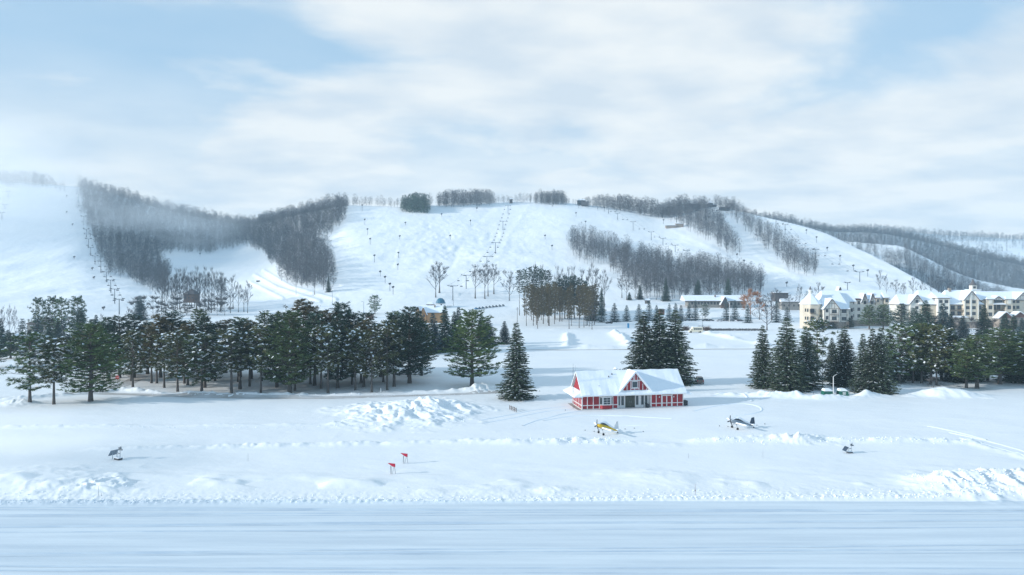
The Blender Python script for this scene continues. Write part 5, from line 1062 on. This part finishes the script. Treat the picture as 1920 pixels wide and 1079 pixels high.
# ------------------------------------------------------------------ buildings (built from elevation boxes at their own distance)
class Bld:
    def __init__(s, name, lab, Y, z0=None, cat='building'):
        s.Y = Y; s.o = thing(name, lab, cat, (0, Y, 0)); s.k = Y / F
    def X(s, px): return (px - CX) * s.k
    def Z(s, py, dy=0): return H - (py - HY) * (s.Y + dy) / F
    def wall(s, x0, x1, yt, yb, m, dep=12, off=0, name='wall'): return MB().box(s.X(x0), s.X(x1), off, off + dep, s.Z(yb), s.Z(yt)).build(name, m, s.o)
    def hip(s, x0, x1, rx0, rx1, ye, yr_, m=None, dep=12, off=0, name='roof', ov=.6, th=.3):
        """roof whose front eave spans x0..x1 at row ye and ridge rx0..rx1 at row yr_"""
        a, b, c, d = s.X(x0) - ov, s.X(x1) + ov, s.X(rx0), s.X(rx1); ze, zr = s.Z(ye), s.Z(yr_); y0 = off - ov; y1 = off + dep + ov; ym = (y0 + y1) / 2
        q = MB(); q.add([(a, y0, ze), (b, y0, ze), (b, y1, ze), (a, y1, ze), (c, ym, zr), (d, ym, zr), (a, y0, ze - th), (b, y0, ze - th), (b, y1, ze - th), (a, y1, ze - th)],
              [(0, 1, 5, 4), (1, 2, 5), (2, 3, 4, 5), (3, 0, 4), (6, 9, 8, 7)]); ro = q.build(name + '_snow' if name == 'roof' else name, m or snow_thick, s.o)
        q = MB(); q.box(a + .05, b - .05, y0 + .05, y1 - .05, ze - th, ze - .02); q.build('eave', timber, ro); return ro
    def gable(s, xc, hw, ye, ya, m, proj=1.2, off=0, dep=6, ov=.5, snowm=None, roofdep=None, tim=True):
        x = s.X(xc); w_ = hw * s.k; ze, za = s.Z(ye), s.Z(ya); y0 = off - proj; y1 = off + dep
        g_ = MB().prism([(x - w_, ze), (x + w_, ze), (x, za)], 'y', y0, y1).build('gable', m, s.o); sl = (za - ze) / w_
        q = MB()
        for sg in (-1, 1): q.slab([(x + sg * (w_ + ov), y0 - ov, ze - ov * sl + .05), (x + sg * (w_ + ov), y1, ze - ov * sl + .05), (x, y1, za + .05), (x, y0 - ov, za + .05)], .45)
        q.build('gable_snow', snowm or snow_thick, g_)
        t = MB()
        for sg in (-1, 1): t.slab([(x + sg * (w_ + ov), y0 - ov - .12, ze - ov * sl - .35), (x + sg * (w_ + ov), y0 - ov + .05, ze - ov * sl - .35), (x, y0 - ov + .05, za - .3), (x, y0 - ov - .12, za - .3)], .34)
        if tim:
            t.box(x - w_ * .45, x + w_ * .45, y0 - .06, y0 + .0, za - (za - ze) * .47, za - (za - ze) * .47 + .18)
            for kx in (-.35, 0, .35): t.box(x + kx * w_ - .08, x + kx * w_ + .08, y0 - .05, y0, ze, za - abs(kx) * (za - ze) - .35)
        t.build('barge_board', timber, g_); return g_
    def win(s, px, py, w_=5, h_=6, off=0, m=None, frame=None, arch=False):
        x0, x1, z0, z1 = s.X(px - w_ / 2), s.X(px + w_ / 2), s.Z(py + h_ / 2), s.Z(py - h_ / 2)
        f = MB().box(x0 - .12, x1 + .12, off - .06, off - .01, z0 - .12, z1 + .12).build('window', frame or timber, s.o); p = MB().box(x0, x1, off - .09, off - .062, z0, z1).build('pane', m or glass, f)
        MB().box((x0 + x1) / 2 - .05, (x0 + x1) / 2 + .05, off - .12, off - .092, z0, z1).build('mullion', frame or timber, f)
    def balc(s, x0, x1, py, off=0, dep=1.5):
        X0, X1, z = s.X(x0), s.X(x1), s.Z(py); q = MB(); q.box(X0, X1, off - dep, off - .01, z - .2, z); b = q.build('balcony', timber, s.o)
        q = MB(); q.box(X0, X1, off - dep, off - dep + .06, z + .95, z + 1.05)
        n_ = max(3, int((X1 - X0) / .45))
        for i in range(n_ + 1): q.box(X0 + (X1 - X0) * i / n_ - .03, X0 + (X1 - X0) * i / n_ + .03, off - dep, off - dep + .05, z, z + .95)
        q.build('railing', dark, b)
def hotel():
    b = Bld('resort_hotel', 'long cream half-timbered hotel with turret, gables and snow-covered roofs on the right', 400)
    # turret
    x, r_ = b.X(1526.5), b.k * 18.5; Zt, Zb = b.Z(571), b.Z(622); n = 8; cy = r_ * .9
    rg = [(x + r_ * math.cos(R(22.5 + 45 * i)), cy + r_ * math.sin(R(22.5 + 45 * i))) for i in range(n)]
    MB().prism(rg, 'z', Zb, Zt).build('turret_wall', cream, b.o)
    rg2 = [(x + (r_ + .7) * math.cos(R(22.5 + 45 * i)), cy + (r_ + .7) * math.sin(R(22.5 + 45 * i)), Zt) for i in range(n)]
    q = MB(); za = b.Z(551); q.add(rg2 + [(x + .9 * math.cos(R(22.5 + 45 * i)), cy + .9 * math.sin(R(22.5 + 45 * i)), za) for i in range(n)], [(i, (i + 1) % n, n + (i + 1) % n, n + i) for i in range(n)] + [tuple(range(n))[::-1]]); q.build('turret_roof', snow_thick, b.o)
    q = MB(); q.tube((x, cy, za - .2), (x, cy, b.Z(545)), 1.05, 1.05, 8); c_ = q.build('cupola', whites, b.o); q = MB(); q.tube((x, cy, b.Z(545)), (x, cy, b.Z(544)), 1.6, 1.5, 8); q.build('cupola_snow', snow_thick, c_); MB().tube((x, cy, b.Z(544)), (x, cy, b.Z(537)), .9, .05, 8).build('spire', roof_d, c_)
    b.win(1522.5, 583, 7, 7, -.35 + .0, glass); b.balc(1518, 1528, 587.5, 0, 1.3); b.win(1522.5, 597, 6, 6, -.35)
    for py in (582, 597):
        for px in (1511.5, 1514.5):
            X_ = b.X(px); f = MB().box(X_ - .3, X_ + .3, cy - r_ * .62, cy - r_ * .58, b.Z(py + 3), b.Z(py - 3)).build('window', glass, b.o)
            f.location = (-.0, -.75 - (px - 1511.5) * .42, 0)
    # left block
    b.wall(1544, 1591, 579, 604, whites, 24); b.wall(1543.5, 1591.5, 604, 622, stone, 24.6, -.3)
    b.hip(1544, 1592, 1557, 1590, 580, 545.5, None, 24)
    q = MB(); bw = b.X(1592); q.add([(bw, -.2, b.Z(580)), (b.X(1609), 10, b.Z(566)), (b.X(1590), 12.2, b.Z(546)), (b.X(1609), 22, b.Z(566))], [(0, 1, 2), (1, 3, 2)]); q.build('hip_end_snow', snow_thick, b.o)
    g_ = b.gable(1557.5, 14.5, 579, 561, whites, 1.4, 0, 10); b.wall(1543, 1572, 579, 604, whites, 2, -1.4)
    for px, py, w_, h_ in ((1548.5, 583, 4, 5), (1562, 584, 8, 6), (1548.5, 596, 4, 6), (1562, 597, 8, 6)): b.win(px, py, w_, h_, -1.4)
    b.balc(1554, 1568, 590, -1.4); b.balc(1554, 1568, 603, -1.4)
    for py in (584, 598): b.win(1582.5, py, 8, 6, 0)
    q = MB()
    for px in (1544, 1552.5, 1570.5, 1576.5, 1588): q.box(b.X(px) - .09, b.X(px) + .09, -1.47 if px < 1572 else -.07, -1.4 if px < 1572 else 0, b.Z(604), b.Z(579))
    q.box(b.X(1543), b.X(1572), -1.48, -1.4, b.Z(579) - .12, b.Z(579) + .1); q.box(b.X(1572), b.X(1591), -.08, 0, b.Z(591) - .1, b.Z(591) + .1); q.build('timber_frame', timber, b.o)
    # shaded return wing going back
    b.wall(1592, 1616, 566, 604, whites, 10, 10); b.wall(1591.8, 1616.4, 604, 622, stone, 10.6, 9.7); b.hip(1594, 1620, 1590, 1616, 567, 545.5, None, 10, 10)
    for px in (1603, 1613): 
        for py in (583, 597): b.win(px, py, 6 if px < 1610 else 3, 6, 10)
    b.balc(1600, 1608, 588.5, 10); b.balc(1600, 1608, 602, 10)
    b.wall(1616, 1706, 563, 616, whites, 12, 22); b.wall(1615.5, 1706.4, 605, 620, stone, 12.5, 21.7)
    b.hip(1612, 1706, 1618, 1703, 563.5, 545, None, 12, 22)
    b.gable(1615.5, 5.5, 558, 539, roof_d, .4, 27, 3, tim=False)
    for i, xc in enumerate((1655.5, 1671)):
        b.gable(xc, 4.2, 565, 551.5, whites, 1.2, 22, 6)
    for xc in (1681, 1698):
        b.wall(xc - 4, xc + 4, 560, 574, cream, 3, 20.2, 'dormer_wall'); b.hip(xc - 4, xc + 4, xc - 7, xc, 560, 549, None, 4, 20)
        b.win(xc, 566, 4, 5, 20.2)
    for px in (1622, 1634, 1646, 1658, 1672, 1684, 1698):
        for py in (570, 583, 596): b.win(px, py, 4.5, 5.5, 22)
    q = MB(); q.box(b.X(1630), b.X(1648), 20.6, 21.9, b.Z(563.4), b.Z(561.6)); q.build('balcony_roof', redbrown, b.o)
    # right part, three storeys with gables
    b.wall(1700, 1736, 572, 605, whites, 12, 6); b.hip(1700, 1740, 1702, 1730, 572, 553, None, 12, 6)
    b.gable(1728.5, 12.5, 569, 553.5, whites, 1.2, 6, 6); b.win(1728.5, 566, 5, 5, 4.8); b.wall(1716, 1741, 569, 605, whites, 1.2, 4.8)
    for px in (1705, 1728): 
        for py in (578, 590): b.win(px, py, 5, 5, 6 if px < 1716 else 4.8)
    b.wall(1736, 1790, 571, 605, cream, 14, 4); b.hip(1732, 1786, 1744, 1766, 571.5, 544.8, None, 16, 4)
    b.wall(1763, 1784, 559, 605, whites, 3, 2.0); b.hip(1763, 1786, 1760, 1776, 559, 549, None, 10, 2.0)
    for px in (1768, 1778.5):
        for py in (566, 578, 590): b.win(px, py, 6, 5, 2.0)
    q = MB()
    for px in (1763.4, 1773.2, 1783.6): q.box(b.X(px) - .35, b.X(px) + .35, 1.8, 1.99, b.Z(605), b.Z(559))
    q.build('pilaster', whites, b.o)
    b.wall(1784, 1850, 571, 604, cream, 14, 3); b.hip(1782, 1850, 1792, 1825, 571.5, 544.5, None, 14, 3)
    b.gable(1824.5, 13.5, 562, 546, whites, 1.6, 3, 9); b.wall(1811, 1838, 562, 604, cream, 2, 1.4)
    for py in (566.5, 577.5, 588.5):
        for px in (1817.5, 1829): b.win(px, py, 6, 5.2, 1.4)
    q = MB(); q.box(b.X(1822), b.X(1825), 1.1, 1.39, b.Z(604), b.Z(549)); q.box(b.X(1811), b.X(1812.6), 1.1, 1.39, b.Z(604), b.Z(562)); q.box(b.X(1836.4), b.X(1838), 1.1, 1.39, b.Z(604), b.Z(562)); q.build('pilaster', whites, b.o)
    for x0, x1 in ((1787, 1798), (1800, 1810), (1838.5, 1848)):
        for py in (582.5, 593.5):
            b.balc(x0, x1, py, 3); b.win((x0 + x1) / 2, py - 5, 7, 7, 3)
    b.hip(1784, 1812, 1786, 1810, 595.5, 592.5, None, 4, -1.2); b.wall(1784, 1850, 604, 622, stone, 14, 2.4)
    b.wall(1736, 1784, 604, 622, stone, 14, 1.6)
    b.wall(1850, 1990, 563, 605, cream, 14, 4); b.hip(1846, 1990, 1852, 1985, 563.5, 547, None, 14, 4)
    for xc in (1860.5, 1896):
        b.wall(xc - 6.5, xc + 6.5, 561.5, 605, cream, 3, 1.6, 'bay_wall'); b.hip(xc - 6.5, xc + 6.5, xc - 2, xc + 2, 561.5, 556, None, 4, 1.6)
        q = MB(); q.box(b.X(xc - 3), b.X(xc + 3), 1.3, 1.59, b.Z(570), b.Z(562)); q.build('bay_panel', whites, b.o)
        for py in (577, 590): b.win(xc, py, 6, 6.5, 1.6)
    b.gable(1877, 9.5, 563, 556, whites, 1.0, 3.4, 6); b.win(1877, 565.5, 14, 4, 2.3); b.hip(1867, 1888, 1868, 1887, 571.5, 568, None, 3, 1.4)
    for px in (1873, 1881.5): b.win(px, 577, 6, 8, 4); 
    b.balc(1867, 1888, 581.5, 3.6)
    for px in (1910, 1918, 1934, 1946):
        for py in (566, 577, 588): b.win(px, py, 5, 5.2, 4)
    b.gable(1924, 13, 561.5, 549, whites, 1.6, 4, 9)
    b.balc(1904, 1912, 583, 4)
    b.wall(1850, 1990, 605, 622, stone, 14, 3.4)
    # entrance canopies
    b.gable(1879, 12.5, 596, 585.5, redbrown, 1, -2, 5, tim=False); b.gable(1905, 13, 595, 585, redbrown, 1, -2, 5, tim=False)
    b.wall(1868, 1890, 596, 618, stone, 5, -2.6); b.wall(1893, 1917, 595, 618, stone, 5, -2.6)
    for px in (1873, 1884, 1899, 1911): b.win(px, 603, 4, 6, -2.6)
    # clock-tower spire
    x = b.X(1854.5); y = 14
    MB().box(x - 2.9, x + 2.9, y - 2.9, y + 2.9, b.Z(552), b.Z(545.2)).build('tower_base', whites, b.o)
    MB().box(x - 3.1, x + 3.1, y - 3.1, y + 3.1, b.Z(545), b.Z(543.6)).build('tower_snow', snow_thick, b.o)
    q = MB().box(x - 1.4, x + 1.4, y - 1.4, y + 1.4, b.Z(545), b.Z(535.2)).build('spire_tower', whites, b.o); MB().box(x - .8, x + .8, y - 1.46, y - 1.41, b.Z(541.5), b.Z(537.5)).build('louvre', dark, q)
    q = MB(); q.tube((x, y, b.Z(535.4)), (x, y, b.Z(530)), 2.2, 1.0, 8); q.tube((x, y, b.Z(530)), (x, y, b.Z(522)), 1.0, .08, 8); q.build('spire', roof_d, b.o)
    for px, yy in ((1800, 541), (1660, 999)): 
        if yy < 999: MB().box(b.X(px) - .7, b.X(px) + .7, 9, 10.4, b.Z(552), b.Z(yy)).build('chimney', stone, b.o)
hotel()
def lodge():
    b = Bld('lodge_building', 'long low grey lodge with deep snow on its roof below the centre wood', 540)
    b.wall(1293, 1400, 563, 582, wallgrey, 14, 0); b.hip(1287, 1402, 1282, 1400, 564.5, 554, None, 14, 0, ov=1.2)
    b.gable(1357.5, 7, 570, 557, roof_d, 2.5, 0, 10, tim=False); b.wall(1350.5, 1364.5, 570, 583, timber, 3, -2.5)
    for px in range(1298, 1348, 6): b.win(px, 569, 3.4, 4.5, 0)
    for px in (1371, 1378, 1385, 1392): b.win(px, 570, 3.4, 4.5, 0)
    MB().box(b.X(1343), b.X(1345), 4, 5, b.Z(562), b.Z(553.5)).build('chimney', timber, b.o)
lodge()
def small(name, lab, Y, x0, x1, ye, yr_, yb, wm, rm=None, dep=8, rin=2, cat='building', wins=0, ov=.5):
    b = Bld(name, lab, Y, cat=cat); b.wall(x0, x1, ye, yb, wm, dep); b.hip(x0, x1, x0 + rin, x1 - rin, ye, yr_, rm, dep, ov=ov)
    for i in range(wins): b.win(x0 + (x1 - x0) * (i + .5) / wins, ye + (yb - ye) * .4, 2.6, 3, 0)
    return b
b = small('flat_house', 'two-level grey house with snowy terrace roof left of the hotel', 530, 1466, 1502, 566, 559, 584, wallgrey, None, 12, 1, wins=4)
b.wall(1458, 1483, 549.5, 566, roof_d, 8, 5); b.hip(1457, 1484, 1458, 1483, 549.5, 548, None, 8, 5); b.win(1474, 553, 3, 2.5, 5); b.win(1480, 553, 3, 2.5, 5)
small('shed', 'tiny snow-capped shed at the foot of the centre wood', 500, 1211, 1219, 563.5, 560, 570, stone, None, 4, 1, 'shed', 1)
small('shed', 'small red-brown shed behind the planted spruces', 470, 1237, 1246, 581, 579.5, 590, redbrown, roof_d, 4, 1, 'shed', 1)
small('shed', 'low dark shed beside the right end of the pine grove', 490, 1113, 1124, 568.5, 566.5, 573, dark, None, 4, 1, 'shed')
k = hit(958, 382, 800); small('lift_hut', 'little brown lift hut on the crest beside the central chairlift', k[1], 955.5, 961, 374, 371.5, 383, timber, None, 4, 1, 'hut', 1)
k = hit(1090, 386, 800); b = small('ridge_lodge', 'dark flat lodge on the ridge behind the first snow guns', k[1], 1083, 1098, 376, 373, 383, dark, None, 8, 3, wins=4); b.wall(1090, 1103, 379, 386, roof_d, 5, -4, 'deck')
k = hit(1335, 389, 800); b = small('ridge_cabin', 'dark steep-roofed cabin on the crest above the right-hand run', k[1], 1328, 1337, 381, 376, 389, dark, None, 7, 4, wins=2); b.wall(1337, 1344, 384, 388, dark, 5, 1, 'annex'); b.hip(1337, 1344, 1338, 1343, 384, 382.5, None, 5, 1)
k = hit(1300, 397, 800); small('ridge_shelter', 'long flat-roofed dark shelter left of the ridge cabin', k[1], 1293, 1313, 383, 381.5, 392, dark, roof_d, 6, 1)
k = hit(1359, 396, 800); small('ridge_shelter', 'low dark shelter among the trees right of the ridge cabin', k[1], 1350, 1368, 389, 387.5, 395, dark, roof_d, 6, 1)
k = hit(1265, 428, 800); b = small('hillside_shelter', 'low stone shelter at the upper edge of the steep wood strip', k[1], 1249, 1268, 423, 421, 429, stone, None, 6, 3)
b.wall(1268, 1282, 419.5, 428, stone, 6, 1, 'annex'); b.hip(1268, 1282, 1271, 1279, 419.5, 417.5, None, 6, 1)
# log cabin above the belt
b = Bld('log_cabin', 'orange log cabin with twin front gables and snowy roof above the pine belt', 420)
b.wall(784, 832, 586, 606, logs, 12); b.hip(784, 832, 786, 830, 586.5, 573.5, None, 12)
b.gable(784.5, 4.2, 586, 575.5, logs, 2, 0, 6, snowm=None, tim=False); b.gable(794.5, 5, 588, 577, logs, 2, 0, 6, tim=False); b.wall(781, 799, 587, 606, logs, 2, -2)
for px in (785, 790, 796): b.win(px, 592, 2.5, 4, -2)
MB().box(b.X(812.5), b.X(815), 4, 5, b.Z(578), b.Z(572.5)).build('chimney', stone, b.o)
small('ticket_hut', 'tan hut with a thick snow cap behind the log cabin', 470, 800, 812, 571, 566.5, 577, logs, None, 5, 3, 'hut', 2)
small('brown_block', 'small brown box of a building peeking over the belt', 440, 687, 698, 588, 586.5, 600, redbrown, None, 5, 1)
# left-hand houses
b = small('brown_house', 'reddish brown house with hipped roof among bare trees on the left', 540, 344, 364, 552, 542, 568, timber, roof_d, 10, 9, wins=3)
b = small('dark_house', 'dark house with hipped roof behind frosted evergreens at far left', 330, 51, 84, 607, 596.5, 640, wallgrey, roof_d, 12, 11, wins=3)
b = small('snowy_garage', 'dark building with a wide snow-covered roof behind the leftmost pines', 270, 88, 155, 666, 643, 697, redbrown, None, 14, 3, wins=4)
b = small('snowy_garage', 'low building at the left frame edge under a white roof', 285, -20, 48, 662, 644, 695, wallgrey, None, 14, 6, wins=3)
b = small('green_shed', 'little teal shed behind the two left-most pines', 262, 12, 26, 678, 675, 697, teal, None, 4, 1, 'shed')
# parked row beside the lift
k = hit(900, 581, 440)
for i in range(9):
    px = 893 + i * 6.3; X, Y, Z = hit(px, 580.5 - i * .75, 440)
    o = thing('snowmobile', None, 'snowmobile', (X, Y, Z), R(60)); c_ = bluep if i == 0 else CARP[4] if i < 3 else metal; l = 1.6 if i else 2.3
    MB().prism([(-l, .3), (-l * .95, .7), (-l * .4, 1.15), (-l * .1, 1.25), (0, .95), (l * .8, .9), (l, .55), (l, .3)], 'y', -.5, .5).build('body', c_, o); MB().prism([(-l * .45, 1.1), (-l * .2, 1.65), (-l * .12, 1.65), (-l * .2, 1.2)], 'y', -.4, .4).build('windshield', glass, o)
    MB().box(-l * .1, l, -.3, .3, .02, .3).build('track', rubber, o)
    for sg in (-1, 1): MB().box(-l * 1.1, -l * .2, sg * .5 - .08, sg * .5 + .08, .02, .12).build('ski', dark, o)
    MB().box(0, l * .7, -.25, .25, .95, 1.1).build('seat', dark, o)
    tag(o, 'bright blue covered vehicle at the left end of the parked row' if i == 0 else 'dark snowmobile, %s in the slanting row beside the lift' % ORD[i], None, 'row parked beside the lift')
X, Y, Z = place(1178, 637); X, Y, Z = flat(1178, 616); o = thing('info_sign', 'small blue sign panel standing in the snow left of the three spruces', 'sign', (X, Y, Z)); MB().box(-.6, .6, -.06, .06, .3, 3.1).build('panel', bluep, o); MB().box(-.08, .08, -.05, .05, -.3, .3).build('post', steel, o)
X, Y, Z = hit(484, 529, 440); o = thing('start_hut', 'tiny dark hut on the tubing slope left', 'hut', (X, Y, Z)); MB().box(-1.6, 1.6, -1, 1, -.3, 1.5).build('wall', dark, o); MB().box(-1.9, 1.9, -1.3, 1.3, 1.51, 1.75).build('roof', snow_thick, o)

# ------------------------------------------------------------------ air: haze box, snow-gun mist and blowing snow
def vol(name, lab, box, dens, col=(0.86, 0.93, 1.0), noise=None, aniso=0.0, cat=None):
    x0, x1, y0, y1, z0, z1 = box; o = MB().box(-.5, .5, -.5, .5, -.5, .5).build(name, [], None); o.data.materials.clear()
    o.location = ((x0 + x1) / 2, (y0 + y1) / 2, (z0 + z1) / 2); o.scale = (x1 - x0, y1 - y0, z1 - z0)
    m = bpy.data.materials.new(name); m.use_nodes = True; t = m.node_tree; t.nodes.clear(); out = N(t, 'ShaderNodeOutputMaterial'); v = N(t, 'ShaderNodeVolumePrincipled')
    v.inputs['Color'].default_value = (*col, 1); v.inputs['Density'].default_value = dens; v.inputs['Anisotropy'].default_value = aniso; t.links.new(v.outputs[0], out.inputs['Volume'])
    if noise:
        tcn = N(t, 'ShaderNodeTexCoord'); ln = N(t, 'ShaderNodeVectorMath', operation='LENGTH'); mpn = N(t, 'ShaderNodeMapping'); mpn.inputs['Location'].default_value = noise.get('off', (0, 0, 0)); mpn.inputs['Scale'].default_value = noise.get('fall', (2, 2, 2))
        t.links.new(tcn.outputs['Object'], mpn.inputs[0]); t.links.new(mpn.outputs[0], ln.inputs[0])
        fo = N(t, 'ShaderNodeMapRange'); t.links.new(ln.outputs['Value'], fo.inputs['Value']); fo.inputs['From Min'].default_value = 1.0; fo.inputs['From Max'].default_value = noise.get('core', .35); fo.inputs['To Min'].default_value = 0; fo.inputs['To Max'].default_value = 1
        m2 = N(t, 'ShaderNodeMapping'); m2.inputs['Scale'].default_value = noise['scale']; t.links.new(tcn.outputs['Object'], m2.inputs[0]); nn = N(t, 'ShaderNodeTexNoise', i_Scale=1.0, i_Detail=3.0, i_Roughness=0.55); t.links.new(m2.outputs[0], nn.inputs['Vector'])
        rr = N(t, 'ShaderNodeMapRange'); t.links.new(nn.outputs['Fac'], rr.inputs['Value']); rr.inputs['From Min'].default_value = noise.get('lo', .42); rr.inputs['From Max'].default_value = .68; rr.inputs['To Min'].default_value = noise.get('min', 0)
        a_ = N(t, 'ShaderNodeMath', operation='MULTIPLY'); t.links.new(fo.outputs[0], a_.inputs[0]); t.links.new(rr.outputs[0], a_.inputs[1]); b_ = N(t, 'ShaderNodeMath', operation='MULTIPLY'); t.links.new(a_.outputs[0], b_.inputs[0]); b_.inputs[1].default_value = dens; t.links.new(b_.outputs[0], v.inputs['Density'])
    o.data.materials.append(m); return tag(o, lab, cat, None, 'stuff')
vol('haze', 'pale blue winter air between here and the hills', (-3400, 4200, -120, 2480, -4.2, 275), 0.00015, (0.62, 0.84, 1.0), cat='haze')
vol('snow_mist', 'snow-gun mist drifting over the wide left slope', (-1150, -560, 640, 1240, 30, 300), 0.0075, (1.0, 1.0, 1.0), dict(fall=(1.9, 1.9, 2.0), core=.1, scale=(3.2, 3.2, 4.5), lo=.36, min=.25), cat='mist')
vol('snow_mist', 'thin snow-gun mist trailing through the left wood', (-760, -380, 820, 1200, 25, 180), 0.0075, (0.97, 0.99, 1.0), dict(fall=(1.9, 1.9, 1.9), core=.3, scale=(4, 3.5, 4), lo=.42), cat='mist')
vol('blowing_snow', 'cloud of snow blown up at the left edge of the field', (-100, -54, 84, 116, -0.5, 9.5), 0.07, (1.0, 1.0, 1.0), dict(fall=(1.9, 1.9, 1.9), off=(.1, 0, .15), core=.45, scale=(4.5, 3.5, 4), lo=.38, min=.06), cat='blowing snow')
